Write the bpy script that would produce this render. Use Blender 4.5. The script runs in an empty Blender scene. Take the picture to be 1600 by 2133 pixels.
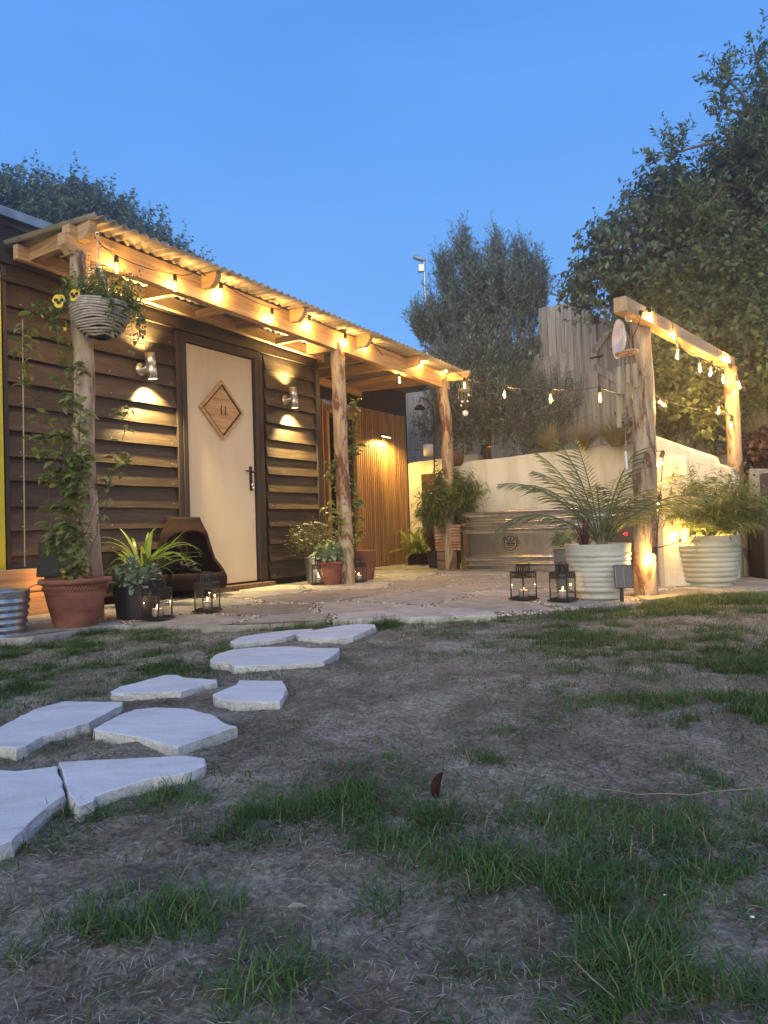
import bpy, math, random
import numpy as np
from mathutils import Vector, Matrix, Euler, noise as mnoise
R = math.radians
random.seed(7)
RNG = np.random.default_rng(7)
SC = bpy.context.scene
COL = SC.collection

# ------------------------------------------------------------------ camera, sky, exposure
FPX, PIT, ROL, CAMH = 1550.0, R(1.4), R(1.8), 0.48
def ray(px, py):
    """direction through a pixel of the 1600 x 2133 photograph (used to measure where things stand)"""
    u2 = (px - 800) / FPX; v2 = (py - 1066.5) / FPX
    cr, sr = math.cos(ROL), math.sin(ROL)
    u = u2 * cr - v2 * sr; v = u2 * sr + v2 * cr
    c, s = math.cos(PIT), math.sin(PIT)
    return Vector((u, c + s * v, s - c * v))
CAMP = Vector((0, 0, CAMH))
def G(px, py, z=0.0):
    r = ray(px, py); return CAMP + r * ((z - CAMH) / r.z)
def D(px, py, y):
    r = ray(px, py); return CAMP + r * (y / r.y)
cam = bpy.data.cameras.new("camera"); camo = bpy.data.objects.new("camera", cam); COL.objects.link(camo)
cam.sensor_fit = 'VERTICAL'; cam.sensor_height = 36; cam.lens = FPX / 2133 * 36
cam.clip_start = 0.05; cam.clip_end = 500
fw = ray(800, 1066.5).normalized(); rt = (ray(900, 1066.5) - ray(800, 1066.5)).normalized(); up = rt.cross(fw)
camo.matrix_world = Matrix(((rt.x, up.x, -fw.x, 0), (rt.y, up.y, -fw.y, 0), (rt.z, up.z, -fw.z, CAMH), (0, 0, 0, 1)))
SC.camera = camo

world = bpy.data.worlds.new("World"); SC.world = world; world.use_nodes = True
nt = world.node_tree; N = nt.nodes; Lk = nt.links
bg = N['Background']; bg.inputs[1].default_value = 1.07
tc = N.new('ShaderNodeTexCoord'); sp = N.new('ShaderNodeSeparateXYZ'); Lk.new(tc.outputs['Generated'], sp.inputs[0])
rz = N.new('ShaderNodeValToRGB'); Lk.new(sp.outputs[2], rz.inputs[0])          # dusk blue, paler to the horizon
els = rz.color_ramp.elements
els[0].position = 0.0; els[0].color = (.34, .60, .98, 1)
els[1].position = 1.0; els[1].color = (.055, .17, .60, 1)
for p, c in ((.10, (.225, .510, .97)), (.28, (.160, .425, .92)), (.55, (.108, .325, .84))):
    e = els.new(p); e.color = c + (1,)
ry = N.new('ShaderNodeMapRange'); Lk.new(sp.outputs[1], ry.inputs[0])          # afterglow of the sunset behind the camera
ry.inputs[1].default_value = -.05; ry.inputs[2].default_value = -1.0; ry.interpolation_type = 'SMOOTHSTEP'
rg = N.new('ShaderNodeValToRGB'); Lk.new(sp.outputs[2], rg.inputs[0])
g = rg.color_ramp.elements; g[0].position = 0; g[0].color = (1.2, 1.08, .84, 1); g[1].position = 1; g[1].color = (.2, .3, .6, 1)
e = g.new(.35); e.color = (.85, .85, .90, 1)
mx = N.new('ShaderNodeMix'); mx.data_type = 'RGBA'; Lk.new(ry.outputs[0], mx.inputs[0]); Lk.new(rz.outputs[0], mx.inputs[6]); Lk.new(rg.outputs[0], mx.inputs[7])
cn = N.new('ShaderNodeTexNoise'); cn.inputs['Scale'].default_value = 2.2; cn.inputs['Detail'].default_value = 6; cn.inputs['Distortion'].default_value = .6
cm = N.new('ShaderNodeMapping'); cm.inputs['Scale'].default_value = (1, 1, 3.5); Lk.new(tc.outputs['Generated'], cm.inputs[0]); Lk.new(cm.outputs[0], cn.inputs['Vector'])
cv = N.new('ShaderNodeMapRange'); Lk.new(cn.outputs[0], cv.inputs[0]); cv.inputs[1].default_value = .3; cv.inputs[2].default_value = .7; cv.inputs[3].default_value = .95; cv.inputs[4].default_value = 1.05
cx_ = N.new('ShaderNodeVectorMath'); cx_.operation = 'SCALE'; Lk.new(mx.outputs[2], cx_.inputs[0]); Lk.new(cv.outputs[0], cx_.inputs['Scale']); Lk.new(cx_.outputs[0], bg.inputs[0])   # faint thin cloud
sund = bpy.data.lights.new("afterglow_sun", 'SUN'); sund.energy = 1.5; sund.angle = R(50); sund.color = (1, .96, .78)
suno = bpy.data.objects.new("afterglow_sun", sund); COL.objects.link(suno); suno.rotation_euler = (R(72), 0, R(-12))
SC.view_settings.view_transform = 'Standard'; SC.view_settings.look = 'None'
SC.view_settings.exposure = 0.08; SC.view_settings.gamma = 1.0; SC.view_settings.use_curve_mapping = False
SC.cycles.use_denoising = True
BLOOM_HAZE = 0.008
SC.cycles.max_bounces = 7; SC.cycles.transparent_max_bounces = 12; SC.cycles.caustics_reflective = False; SC.cycles.caustics_refractive = False
SC.cycles.sample_clamp_indirect = 4.0

# ------------------------------------------------------------------ materials
def newmat(name):
    m = bpy.data.materials.new(name); m.use_nodes = True
    return m, m.node_tree.nodes, m.node_tree.links, m.node_tree.nodes['Principled BSDF']
def coords(N, L, scale, jitter=True):
    t = N.new('ShaderNodeTexCoord'); mp = N.new('ShaderNodeMapping'); mp.inputs['Scale'].default_value = scale
    if jitter:
        oi = N.new('ShaderNodeObjectInfo'); ml = N.new('ShaderNodeVectorMath'); ml.operation = 'MULTIPLY_ADD'
        cx = N.new('ShaderNodeCombineXYZ'); L.new(oi.outputs['Random'], cx.inputs[0]); L.new(oi.outputs['Random'], cx.inputs[1]); L.new(oi.outputs['Random'], cx.inputs[2])
        L.new(cx.outputs[0], ml.inputs[0]); ml.inputs[1].default_value = (13.1, 7.7, 19.3); L.new(t.outputs['Object'], ml.inputs[2])
        L.new(ml.outputs[0], mp.inputs[0])
    else: L.new(t.outputs['Object'], mp.inputs[0])
    return mp.outputs[0]
def noi(N, L, vec, scale=1., detail=5., rough=.55, dist=0.):
    n = N.new('ShaderNodeTexNoise'); n.inputs['Scale'].default_value = scale; n.inputs['Detail'].default_value = detail
    n.inputs['Roughness'].default_value = rough; n.inputs['Distortion'].default_value = dist; L.new(vec, n.inputs['Vector']); return n.outputs['Fac']
def ramp(N, L, fac, stops):
    r = N.new('ShaderNodeValToRGB'); L.new(fac, r.inputs[0]); e = r.color_ramp.elements
    e[0].position = stops[0][0]; e[0].color = tuple(stops[0][1]) + (1,); e[1].position = stops[-1][0]; e[1].color = tuple(stops[-1][1]) + (1,)
    for p, c in stops[1:-1]:
        x = e.new(p); x.color = tuple(c) + (1,)
    return r.outputs[0]
def bump(N, L, b, fac, strength, dist=.01):
    n = N.new('ShaderNodeBump'); n.inputs['Strength'].default_value = strength; n.inputs['Distance'].default_value = dist
    L.new(fac, n.inputs['Height']); L.new(n.outputs[0], b.inputs['Normal'])
def pm(name, stops, scale=(1, 1, 1), ns=8., rough=.7, metal=0., bmp=.3, bdist=.004, bscale=None, spec=.5, dist=.3, jitter=True, detail=6, ov=0.):
    m, N, L, b = newmat(name); v = coords(N, L, scale, jitter)
    f = noi(N, L, v, ns, detail, .6, dist); cc = ramp(N, L, f, stops)
    if ov:
        oi = N.new('ShaderNodeObjectInfo'); mr_ = N.new('ShaderNodeMapRange'); L.new(oi.outputs['Random'], mr_.inputs[0]); mr_.inputs[3].default_value = 1 - ov; mr_.inputs[4].default_value = 1 + ov
        vm = N.new('ShaderNodeVectorMath'); vm.operation = 'SCALE'; L.new(cc, vm.inputs[0]); L.new(mr_.outputs[0], vm.inputs['Scale']); cc = vm.outputs[0]
    L.new(cc, b.inputs['Base Color'])
    b.inputs['Roughness'].default_value = rough; b.inputs['Metallic'].default_value = metal; b.inputs['Specular IOR Level'].default_value = spec
    f2 = noi(N, L, v, bscale or ns * 2.5, 8, .65, dist)
    if bmp: bump(N, L, b, f2, bmp, bdist)
    if rough > .15 and metal < .5:
        mr = N.new('ShaderNodeMapRange'); L.new(f2, mr.inputs[0]); mr.inputs[3].default_value = rough - .12; mr.inputs[4].default_value = min(1, rough + .12); L.new(mr.outputs[0], b.inputs['Roughness'])
    return m
def mul(c, k): return tuple(x * k for x in c)
def two(c, lo=.6, hi=1.3): return [(.3, mul(c, lo)), (.5, c), (.72, mul(c, hi))]
MT = {}
MT['timber'] = pm('larch_timber', [(.3, (.30, .165, .075)), (.5, (.48, .30, .15)), (.7, (.58, .40, .22))], (14, 1.0, 14), 1.6, .62, bmp=.25, dist=1.2)
MT['timberx'] = pm('larch_timber_cross', [(.3, (.30, .165, .075)), (.5, (.48, .30, .15)), (.7, (.58, .40, .22))], (1.0, 14, 14), 1.6, .62, bmp=.25, dist=1.2)
MT['clad'] = pm('dark_stained_cladding', [(.3, (.026, .018, .013)), (.52, (.052, .036, .024)), (.75, (.10, .07, .043))], (9, 1.1, 9), 2.4, ov=.35, rough=.5, bmp=.7, bdist=.006, dist=1.0, spec=.5)
MT['darktrim'] = pm('dark_stained_trim', two((.032, .022, .018)), (9, 9, 1.0), 2.0, .55, bmp=.4)
MT['slat'] = pm('cedar_slat', [(.3, (.22, .105, .04)), (.5, (.40, .215, .09)), (.72, (.52, .31, .14))], (12, 12, .8), 2.4, ov=.25, rough=.55, bmp=.2, dist=.8)
MT['fence'] = pm('weathered_fence', [(.28, (.20, .18, .155)), (.5, (.38, .345, .30)), (.75, (.54, .49, .43))], (16, 16, .9), 2.0, ov=.18, rough=.8, bmp=.6, dist=1.0)
MT['door'] = pm('cream_door_paint', [(.28, (.52, .44, .32)), (.45, (.62, .53, .39)), (.7, (.68, .60, .46))], (1, 1, .4), 2.2, rough=.42, bmp=.05, jitter=False)
MT['yellow'] = pm('yellow_paint', two((.55, .50, .03), .85, 1.1), (1, 1, 1), 3, .35, bmp=.05)
MT['black'] = pm('black_metal', two((.018, .016, .016)), (1, 1, 1), 20, .42, bmp=.1)
MT['blackplastic'] = pm('black_plastic', two((.012, .012, .018)), (1, 1, 1), 20, .35, bmp=.05)
MT['steel'] = pm('brushed_steel', two((.68, .66, .62), .85, 1.1), (1, 1, 30), 5, .38, metal=1, bmp=.05)
MT['galv'] = pm('galvanised_steel', [(.3, (.34, .36, .36)), (.5, (.46, .47, .47)), (.7, (.58, .59, .58))], (1, 1, 1), 22, .36, metal=.9, bmp=.06, detail=3)
MT['zinc'] = pm('tank_steel', [(.3, (.46, .49, .52)), (.5, (.58, .61, .64)), (.7, (.70, .73, .76))], (1.5, 1.5, 1), 12, .23, metal=.97, bmp=.03, bdist=.002, bscale=9)
MT['roof'] = pm('corrugated_sheet', two((.36, .33, .29), .75, 1.2), (6, 1, 1), 2, .55, metal=.1, bmp=.1)
MT['slate'] = pm('roof_felt', two((.07, .08, .10)), (1, 1, 1), 5, .6, bmp=.3)
MT['sheet'] = pm('roof_edge_metal', two((.25, .28, .33)), (1, 1, 1), 5, .4, metal=.3, bmp=.1)
MT['terra'] = pm('terracotta', [(.28, (.12, .042, .028)), (.5, (.215, .078, .050)), (.78, (.32, .16, .11))], (1, 1, 2.5), 5, .75, bmp=.25)
MT['glaze'] = pm('cream_glazed_pot', [(.28, (.36, .33, .25)), (.42, (.46, .46, .41)), (.75, (.58, .58, .53))], (1, 1, 2.5), 4, .36, bmp=.12, bdist=.003)
MT['glaze2'] = pm('sage_glazed_pot', [(.28, (.26, .25, .19)), (.42, (.38, .39, .32)), (.75, (.50, .51, .43))], (1, 1, 2.5), 4, .33, bmp=.12, bdist=.003)
MT['blackpot'] = pm('black_pot', two((.022, .02, .026)), (1, 1, 1), 6, .5, bmp=.1)
MT['greypot'] = pm('grey_pot', two((.16, .17, .16)), (1, 1, 1), 6, .6, bmp=.1)
MT['rust'] = pm('rusted_steel', [(.25, (.012, .008, .008)), (.5, (.022, .012, .010)), (.75, (.042, .018, .013))], (1, 1, 1), 5, .9, metal=0., spec=.2, bmp=.4, dist=.8)
MT['rustgalv'] = pm('rusty_corrugated', [(.3, (.20, .08, .04)), (.5, (.34, .17, .09)), (.7, (.42, .33, .26))], (1, 1, 1), 7, .42, metal=.6, bmp=.2, dist=.8)
MT['render'] = None
m, N, L, b = newmat('pale_granite'); v = coords(N, L, (1, 2.2, 1)); f1 = noi(N, L, v, 5, 9, .68, .9); c1 = ramp(N, L, f1, [(.22, (.44, .435, .41)), (.40, (.60, .60, .59)), (.6, (.72, .72, .71)), (.78, (.78, .78, .77))])
v3 = coords(N, L, (1, 1, 1)); f2 = noi(N, L, v3, 170, 3, .7); c2 = ramp(N, L, f2, [(.34, (.8, .8, .81)), (.44, (1, 1, 1)), (.66, (1.05, 1.05, 1.05))])
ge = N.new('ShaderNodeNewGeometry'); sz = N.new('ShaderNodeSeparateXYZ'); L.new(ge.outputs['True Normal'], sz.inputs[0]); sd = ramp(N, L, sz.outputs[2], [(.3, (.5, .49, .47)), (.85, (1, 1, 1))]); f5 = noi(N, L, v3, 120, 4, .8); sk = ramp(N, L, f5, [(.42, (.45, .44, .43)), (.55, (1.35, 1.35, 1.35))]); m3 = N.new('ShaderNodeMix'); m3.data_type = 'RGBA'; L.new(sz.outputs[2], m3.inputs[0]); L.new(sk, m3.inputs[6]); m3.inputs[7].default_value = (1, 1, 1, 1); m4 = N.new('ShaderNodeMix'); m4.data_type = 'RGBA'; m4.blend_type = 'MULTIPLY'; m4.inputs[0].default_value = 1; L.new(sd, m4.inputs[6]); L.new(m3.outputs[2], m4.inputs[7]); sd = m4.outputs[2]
mm = N.new('ShaderNodeMix'); mm.data_type = 'RGBA'; mm.blend_type = 'MULTIPLY'; mm.inputs[0].default_value = .8; L.new(c1, mm.inputs[6]); L.new(c2, mm.inputs[7])
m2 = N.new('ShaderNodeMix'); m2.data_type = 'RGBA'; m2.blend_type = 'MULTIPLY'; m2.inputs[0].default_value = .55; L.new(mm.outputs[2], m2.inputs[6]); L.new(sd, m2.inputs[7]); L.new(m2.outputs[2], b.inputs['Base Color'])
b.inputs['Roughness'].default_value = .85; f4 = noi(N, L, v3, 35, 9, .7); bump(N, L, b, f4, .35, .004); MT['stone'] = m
MT['soil'] = pm('potting_soil', two((.05, .03, .02), .5, 1.6), (1, 1, 1), 40, .95, bmp=.8, bdist=.01)
MT['wicker'] = pm('grey_wicker', two((.38, .33, .28), .6, 1.3), (6, 6, 6), 6, .7, bmp=.3)
MT['bamboo'] = pm('bamboo_cane', two((.36, .30, .20), .7, 1.2), (3, 3, 1), 6, .5, bmp=.1)
MT['wood'] = pm('old_wood_block', two((.14, .085, .045), .5, 1.6), (4, 14, 14), 2, .75, bmp=.5)
MT['white'] = pm('white_enamel', two((.72, .70, .68), .9, 1.05), (1, 1, 1), 5, .3, bmp=.02)
MT['wax'] = pm('candle_wax', two((.75, .52, .47), .95, 1.03), (1, 1, 1), 5, .45, bmp=.02)
MT['pebble'] = None
MT['brown'] = pm('dark_brown_planter', two((.04, .026, .02)), (1, 1, 10), 2, .6, bmp=.3)
MT['twig'] = pm('twig_bark', two((.10, .075, .05)), (1, 1, 1), 20, .85, bmp=.3)
MT['trunk'] = pm('tree_bark', two((.15, .12, .09), .5, 1.5), (5, 5, 1), 5, .9, bmp=.9, bdist=.02)
MT['rope'] = pm('cord_rubber', two((.015, .014, .013)), (1, 1, 1), 20, .5, bmp=.05)
MT['string'] = pm('pale_string', two((.45, .4, .3)), (1, 1, 1), 20, .8, bmp=.1)
MT['ledge'] = pm('grey_plank', [(.3, (.11, .11, .11)), (.5, (.24, .23, .23)), (.7, (.34, .34, .34))], (1.2, 12, 12), 2, .8, bmp=.5)
MT['houseroof'] = pm('far_roof', two((.16, .10, .075)), (1, 1, 1), 3, .9, bmp=.2)
MT['housewall'] = pm('far_wall', two((.4, .36, .3), .9, 1.1), (1, 1, 1), 3, .9, bmp=.1)
MT['straw_stalk'] = pm('straw_stalk', two((.26, .22, .14), .6, 1.3), (1, 1, 1), 60, rough=.8, bmp=.1)
MT['panel'] = pm('solar_panel_face', two((.03, .026, .035)), (1, 1, 1), 8, .25, bmp=.02)

def flat(name, c, rough=.6, metal=0, emit=0, ec=None):
    m, N, L, b = newmat(name); b.inputs['Base Color'].default_value = c + (1,); b.inputs['Roughness'].default_value = rough; b.inputs['Metallic'].default_value = metal
    if emit: b.inputs['Emission Color'].default_value = (ec or c) + (1,); b.inputs['Emission Strength'].default_value = emit
    return m
MT['filament'] = flat('glowing_filament', (1, .75, .35), emit=60, ec=(1, .66, .25))
MT['flame'] = flat('candle_flame', (1, .7, .3), emit=14, ec=(1, .62, .26))
MT['lens'] = flat('lit_lamp_lens', (1, .9, .7), emit=9, ec=(1, .84, .5))
MT['red'] = flat('red_digits', (.8, .02, .03), emit=2.5, ec=(1, .03, .06))
MT['ink'] = flat('black_print', (.012, .009, .008), .6)
MT['inlay'] = flat('burnt_line', (.03, .017, .012), .7)
MT['pale_mark'] = flat('pale_marks', (.75, .75, .75), .7)
def glassmat(name, tint, spec=.03, ior=1.45):
    m, N, L, b = newmat(name); out = N['Material Output']
    tr = N.new('ShaderNodeBsdfTransparent'); tr.inputs[0].default_value = tint + (1,)
    gl = N.new('ShaderNodeBsdfGlossy'); gl.inputs['Roughness'].default_value = .03
    lw = N.new('ShaderNodeLayerWeight'); pw = N.new('ShaderNodeMath'); pw.operation = 'POWER'; pw.inputs[1].default_value = 4; L.new(lw.outputs['Facing'], pw.inputs[0])
    fr = N.new('ShaderNodeMath'); fr.operation = 'MULTIPLY_ADD'; fr.inputs[1].default_value = .6; fr.inputs[2].default_value = spec; L.new(pw.outputs[0], fr.inputs[0])
    mxs = N.new('ShaderNodeMixShader'); L.new(fr.outputs[0], mxs.inputs[0]); L.new(tr.outputs[0], mxs.inputs[1]); L.new(gl.outputs[0], mxs.inputs[2]); L.new(mxs.outputs[0], out.inputs[0])
    return m
MT['glass'] = glassmat('clear_glass', (.96, .97, .96))
MT['bulbglass'] = glassmat('amber_bulb_glass', (1, .86, .6), ior=1.5)
MT['darkglass'] = glassmat('dark_door_glass', (.28, .2, .16), ior=1.5)

def leafmat(name, lo, mid, hi, rough=.45, trans=.25, spec=.4, old=None):
    m, N, L, b = newmat(name); at = N.new('ShaderNodeAttribute'); at.attribute_name = 'rnd'
    st = [(0., lo), (.5, mid), (.93 if old else 1., hi)] + ([(1., old)] if old else [])
    c = ramp(N, L, at.outputs['Fac'], st); L.new(c, b.inputs['Base Color'])
    b.inputs['Roughness'].default_value = rough; b.inputs['Specular IOR Level'].default_value = spec
    tl = N.new('ShaderNodeBsdfTranslucent'); hs = N.new('ShaderNodeHueSaturation'); hs.inputs['Value'].default_value = 1.6; L.new(c, hs.inputs['Color']); L.new(hs.outputs[0], tl.inputs[0])
    mxs = N.new('ShaderNodeMixShader'); mxs.inputs[0].default_value = trans; L.new(b.outputs[0], mxs.inputs[1]); L.new(tl.outputs[0], mxs.inputs[2]); L.new(mxs.outputs[0], N['Material Output'].inputs[0])
    return m
MT['lf_dark'] = leafmat('dark_tree_leaf', (.055, .080, .048), (.115, .155, .09), (.20, .25, .13), old=(.16, .14, .06))
MT['lf_olive'] = leafmat('olive_leaf', (.09, .12, .09), (.18, .225, .17), (.34, .39, .32), .45)
MT['lf_ivy'] = leafmat('ivy_leaf', (.05, .075, .03), (.10, .14, .045), (.18, .22, .075), old=(.22, .17, .05))
MT['lf_clim'] = leafmat('climber_leaf', (.06, .095, .025), (.13, .175, .05), (.26, .30, .10), .3)
MT['lf_strap'] = leafmat('strap_leaf', (.05, .12, .025), (.10, .19, .045), (.22, .29, .09), .35)
MT['lf_sage'] = leafmat('sage_leaf', (.11, .165, .10), (.19, .26, .165), (.30, .37, .25), .85, .12, .15)
MT['lf_palm'] = leafmat('palm_leaflet', (.04, .07, .03), (.08, .12, .05), (.14, .185, .08), .45)
MT['lf_bam'] = leafmat('bamboo_leaf', (.05, .08, .02), (.10, .14, .035), (.18, .215, .06), .45)
MT['lf_fern'] = leafmat('fern_leaflet', (.12, .17, .03), (.2, .26, .05), (.3, .36, .09), .5)
MT['lf_purple'] = leafmat('purple_grass_blade', (.035, .015, .018), (.075, .03, .03), (.15, .075, .06), .5)
MT['lf_stipa'] = leafmat('dry_grass_blade', (.2, .17, .08), (.36, .31, .16), (.5, .44, .25), .7)
MT['lf_heuch'] = leafmat('purple_leaf', (.03, .015, .015), (.06, .03, .028), (.10, .06, .045), .5)
MT['grass'] = leafmat('lawn_blade', (.028, .066, .018), (.056, .122, .028), (.12, .20, .055), .55, .2, .25, old=(.26, .23, .13))
MT['straw'] = leafmat('dry_straw', (.13, .105, .075), (.29, .245, .18), (.50, .445, .345), .8, .05, .2)
MT['petal_y'] = flat('yellow_petal', (.75, .52, .02), .6)
MT['petal_w'] = flat('white_petal', (.85, .80, .70), .6)
MT['petal_d'] = flat('dark_petal', (.02, .006, .012), .6)
MT['petal_o'] = flat('orange_petal', (.8, .22, .02), .6)

m, N, L, b = newmat('peeled_bark_post'); v = coords(N, L, (9, 9, 1.3))
f1 = noi(N, L, v, 1.6, 8, .65, 1.6); base = ramp(N, L, f1, [(.25, (.16, .10, .06)), (.45, (.33, .24, .155)), (.6, (.45, .36, .26)), (.8, (.40, .35, .29))])
v2 = coords(N, L, (5, 5, 1.6)); f2 = noi(N, L, v2, 1.5, 8, .7, 1.3); msk = ramp(N, L, f2, [(.52, (0, 0, 0)), (.575, (1, 1, 1))])
bark = ramp(N, L, f1, [(.3, (.07, .028, .018)), (.7, (.23, .095, .055))])
mxc = N.new('ShaderNodeMix'); mxc.data_type = 'RGBA'; L.new(msk, mxc.inputs[0]); L.new(base, mxc.inputs[6]); L.new(bark, mxc.inputs[7]); L.new(mxc.outputs[2], b.inputs['Base Color'])
b.inputs['Roughness'].default_value = .75
ad = N.new('ShaderNodeMath'); ad.operation = 'ADD'; L.new(f1, ad.inputs[0]); L.new(msk, ad.inputs[1]); bump(N, L, b, ad.outputs[0], .7, .006); MT['post'] = m

m, N, L, b = newmat('cream_render'); v = coords(N, L, (1, 1, 1), False)
f1 = noi(N, L, v, 2.5, 6, .6); c = ramp(N, L, f1, [(.25, (.52, .50, .41)), (.5, (.66, .64, .55)), (.75, (.74, .72, .64))])
v2 = coords(N, L, (3, 3, 22), False); f2 = noi(N, L, v2, 3.5, 9, .72, 2.2); sc_ = ramp(N, L, f2, [(.27, (.5, .5, .48)), (.36, (1, 1, 1))])
mm = N.new('ShaderNodeMix'); mm.data_type = 'RGBA'; mm.blend_type = 'MULTIPLY'; mm.inputs[0].default_value = .9; L.new(c, mm.inputs[6]); L.new(sc_, mm.inputs[7]); L.new(mm.outputs[2], b.inputs['Base Color'])
v5 = coords(N, L, (5, 5, .7), False); f5 = noi(N, L, v5, 1.6, 8, .7, .5); st_ = ramp(N, L, f5, [(.36, (.70, .68, .60)), (.52, (1, 1, 1))])
m5 = N.new('ShaderNodeMix'); m5.data_type = 'RGBA'; m5.blend_type = 'MULTIPLY'; m5.inputs[0].default_value = .55; L.new(mm.outputs[2], m5.inputs[6]); L.new(st_, m5.inputs[7]); L.new(m5.outputs[2], b.inputs['Base Color'])
b.inputs['Roughness'].default_value = .9; bump(N, L, b, f2, .5, .012); MT['render'] = m

m, N, L, b = newmat('sandstone_flag'); v = coords(N, L, (1, 1, 1), False)
oi = N.new('ShaderNodeObjectInfo'); cr_ = ramp(N, L, oi.outputs['Random'], [(0, (.25, .225, .19)), (.3, (.42, .39, .33)), (.6, (.34, .34, .33)), (.8, (.48, .45, .39)), (1, (.58, .55, .49))])
f1 = noi(N, L, v, 7, 7, .62, 1.2); vv = ramp(N, L, f1, [(.28, (.5, .48, .47)), (.45, (.9, .9, .9)), (.55, (1.05, 1.05, 1.05)), (.72, (1.45, 1.42, 1.4))])
mm = N.new('ShaderNodeMix'); mm.data_type = 'RGBA'; mm.blend_type = 'MULTIPLY'; mm.inputs[0].default_value = 1; L.new(cr_, mm.inputs[6]); L.new(vv, mm.inputs[7]); L.new(mm.outputs[2], b.inputs['Base Color'])
b.inputs['Roughness'].default_value = .62; f3 = noi(N, L, v, 9, 9, .72, 1.8); bump(N, L, b, f3, .9, .022); MT['flag'] = m

m, N, L, b = newmat('pebble_mix'); at = N.new('ShaderNodeAttribute'); at.attribute_name = 'rnd'
L.new(ramp(N, L, at.outputs['Fac'], [(0, (.05, .04, .03)), (.3, (.22, .16, .10)), (.6, (.46, .38, .28)), (.85, (.68, .62, .52)), (1, (.85, .82, .76))]), b.inputs['Base Color']); b.inputs['Roughness'].default_value = .5; MT['pebble'] = m

m, N, L, b = newmat('worn_lawn_soil'); v = coords(N, L, (1, 1, 1), False)
f1 = noi(N, L, v, 3.6, 12, .78, .15); c1 = ramp(N, L, f1, [(.33, (.11, .092, .067)), (.48, (.265, .23, .175)), (.64, (.50, .45, .355))])
f2 = noi(N, L, v, 85, 8, .8, .2); c2 = ramp(N, L, f2, [(.3, (.28, .26, .26)), (.5, (1, 1, 1)), (.66, (2.0, 1.95, 1.85))])
mm = N.new('ShaderNodeMix'); mm.data_type = 'RGBA'; mm.blend_type = 'MULTIPLY'; mm.inputs[0].default_value = 1; L.new(c1, mm.inputs[6]); L.new(c2, mm.inputs[7]); L.new(mm.outputs[2], b.inputs['Base Color'])
b.inputs['Roughness'].default_value = .95; b.inputs['Specular IOR Level'].default_value = .15; f3 = noi(N, L, v, 40, 10, .8, .2); bump(N, L, b, f3, 1., .016); MT['lawn'] = m

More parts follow.
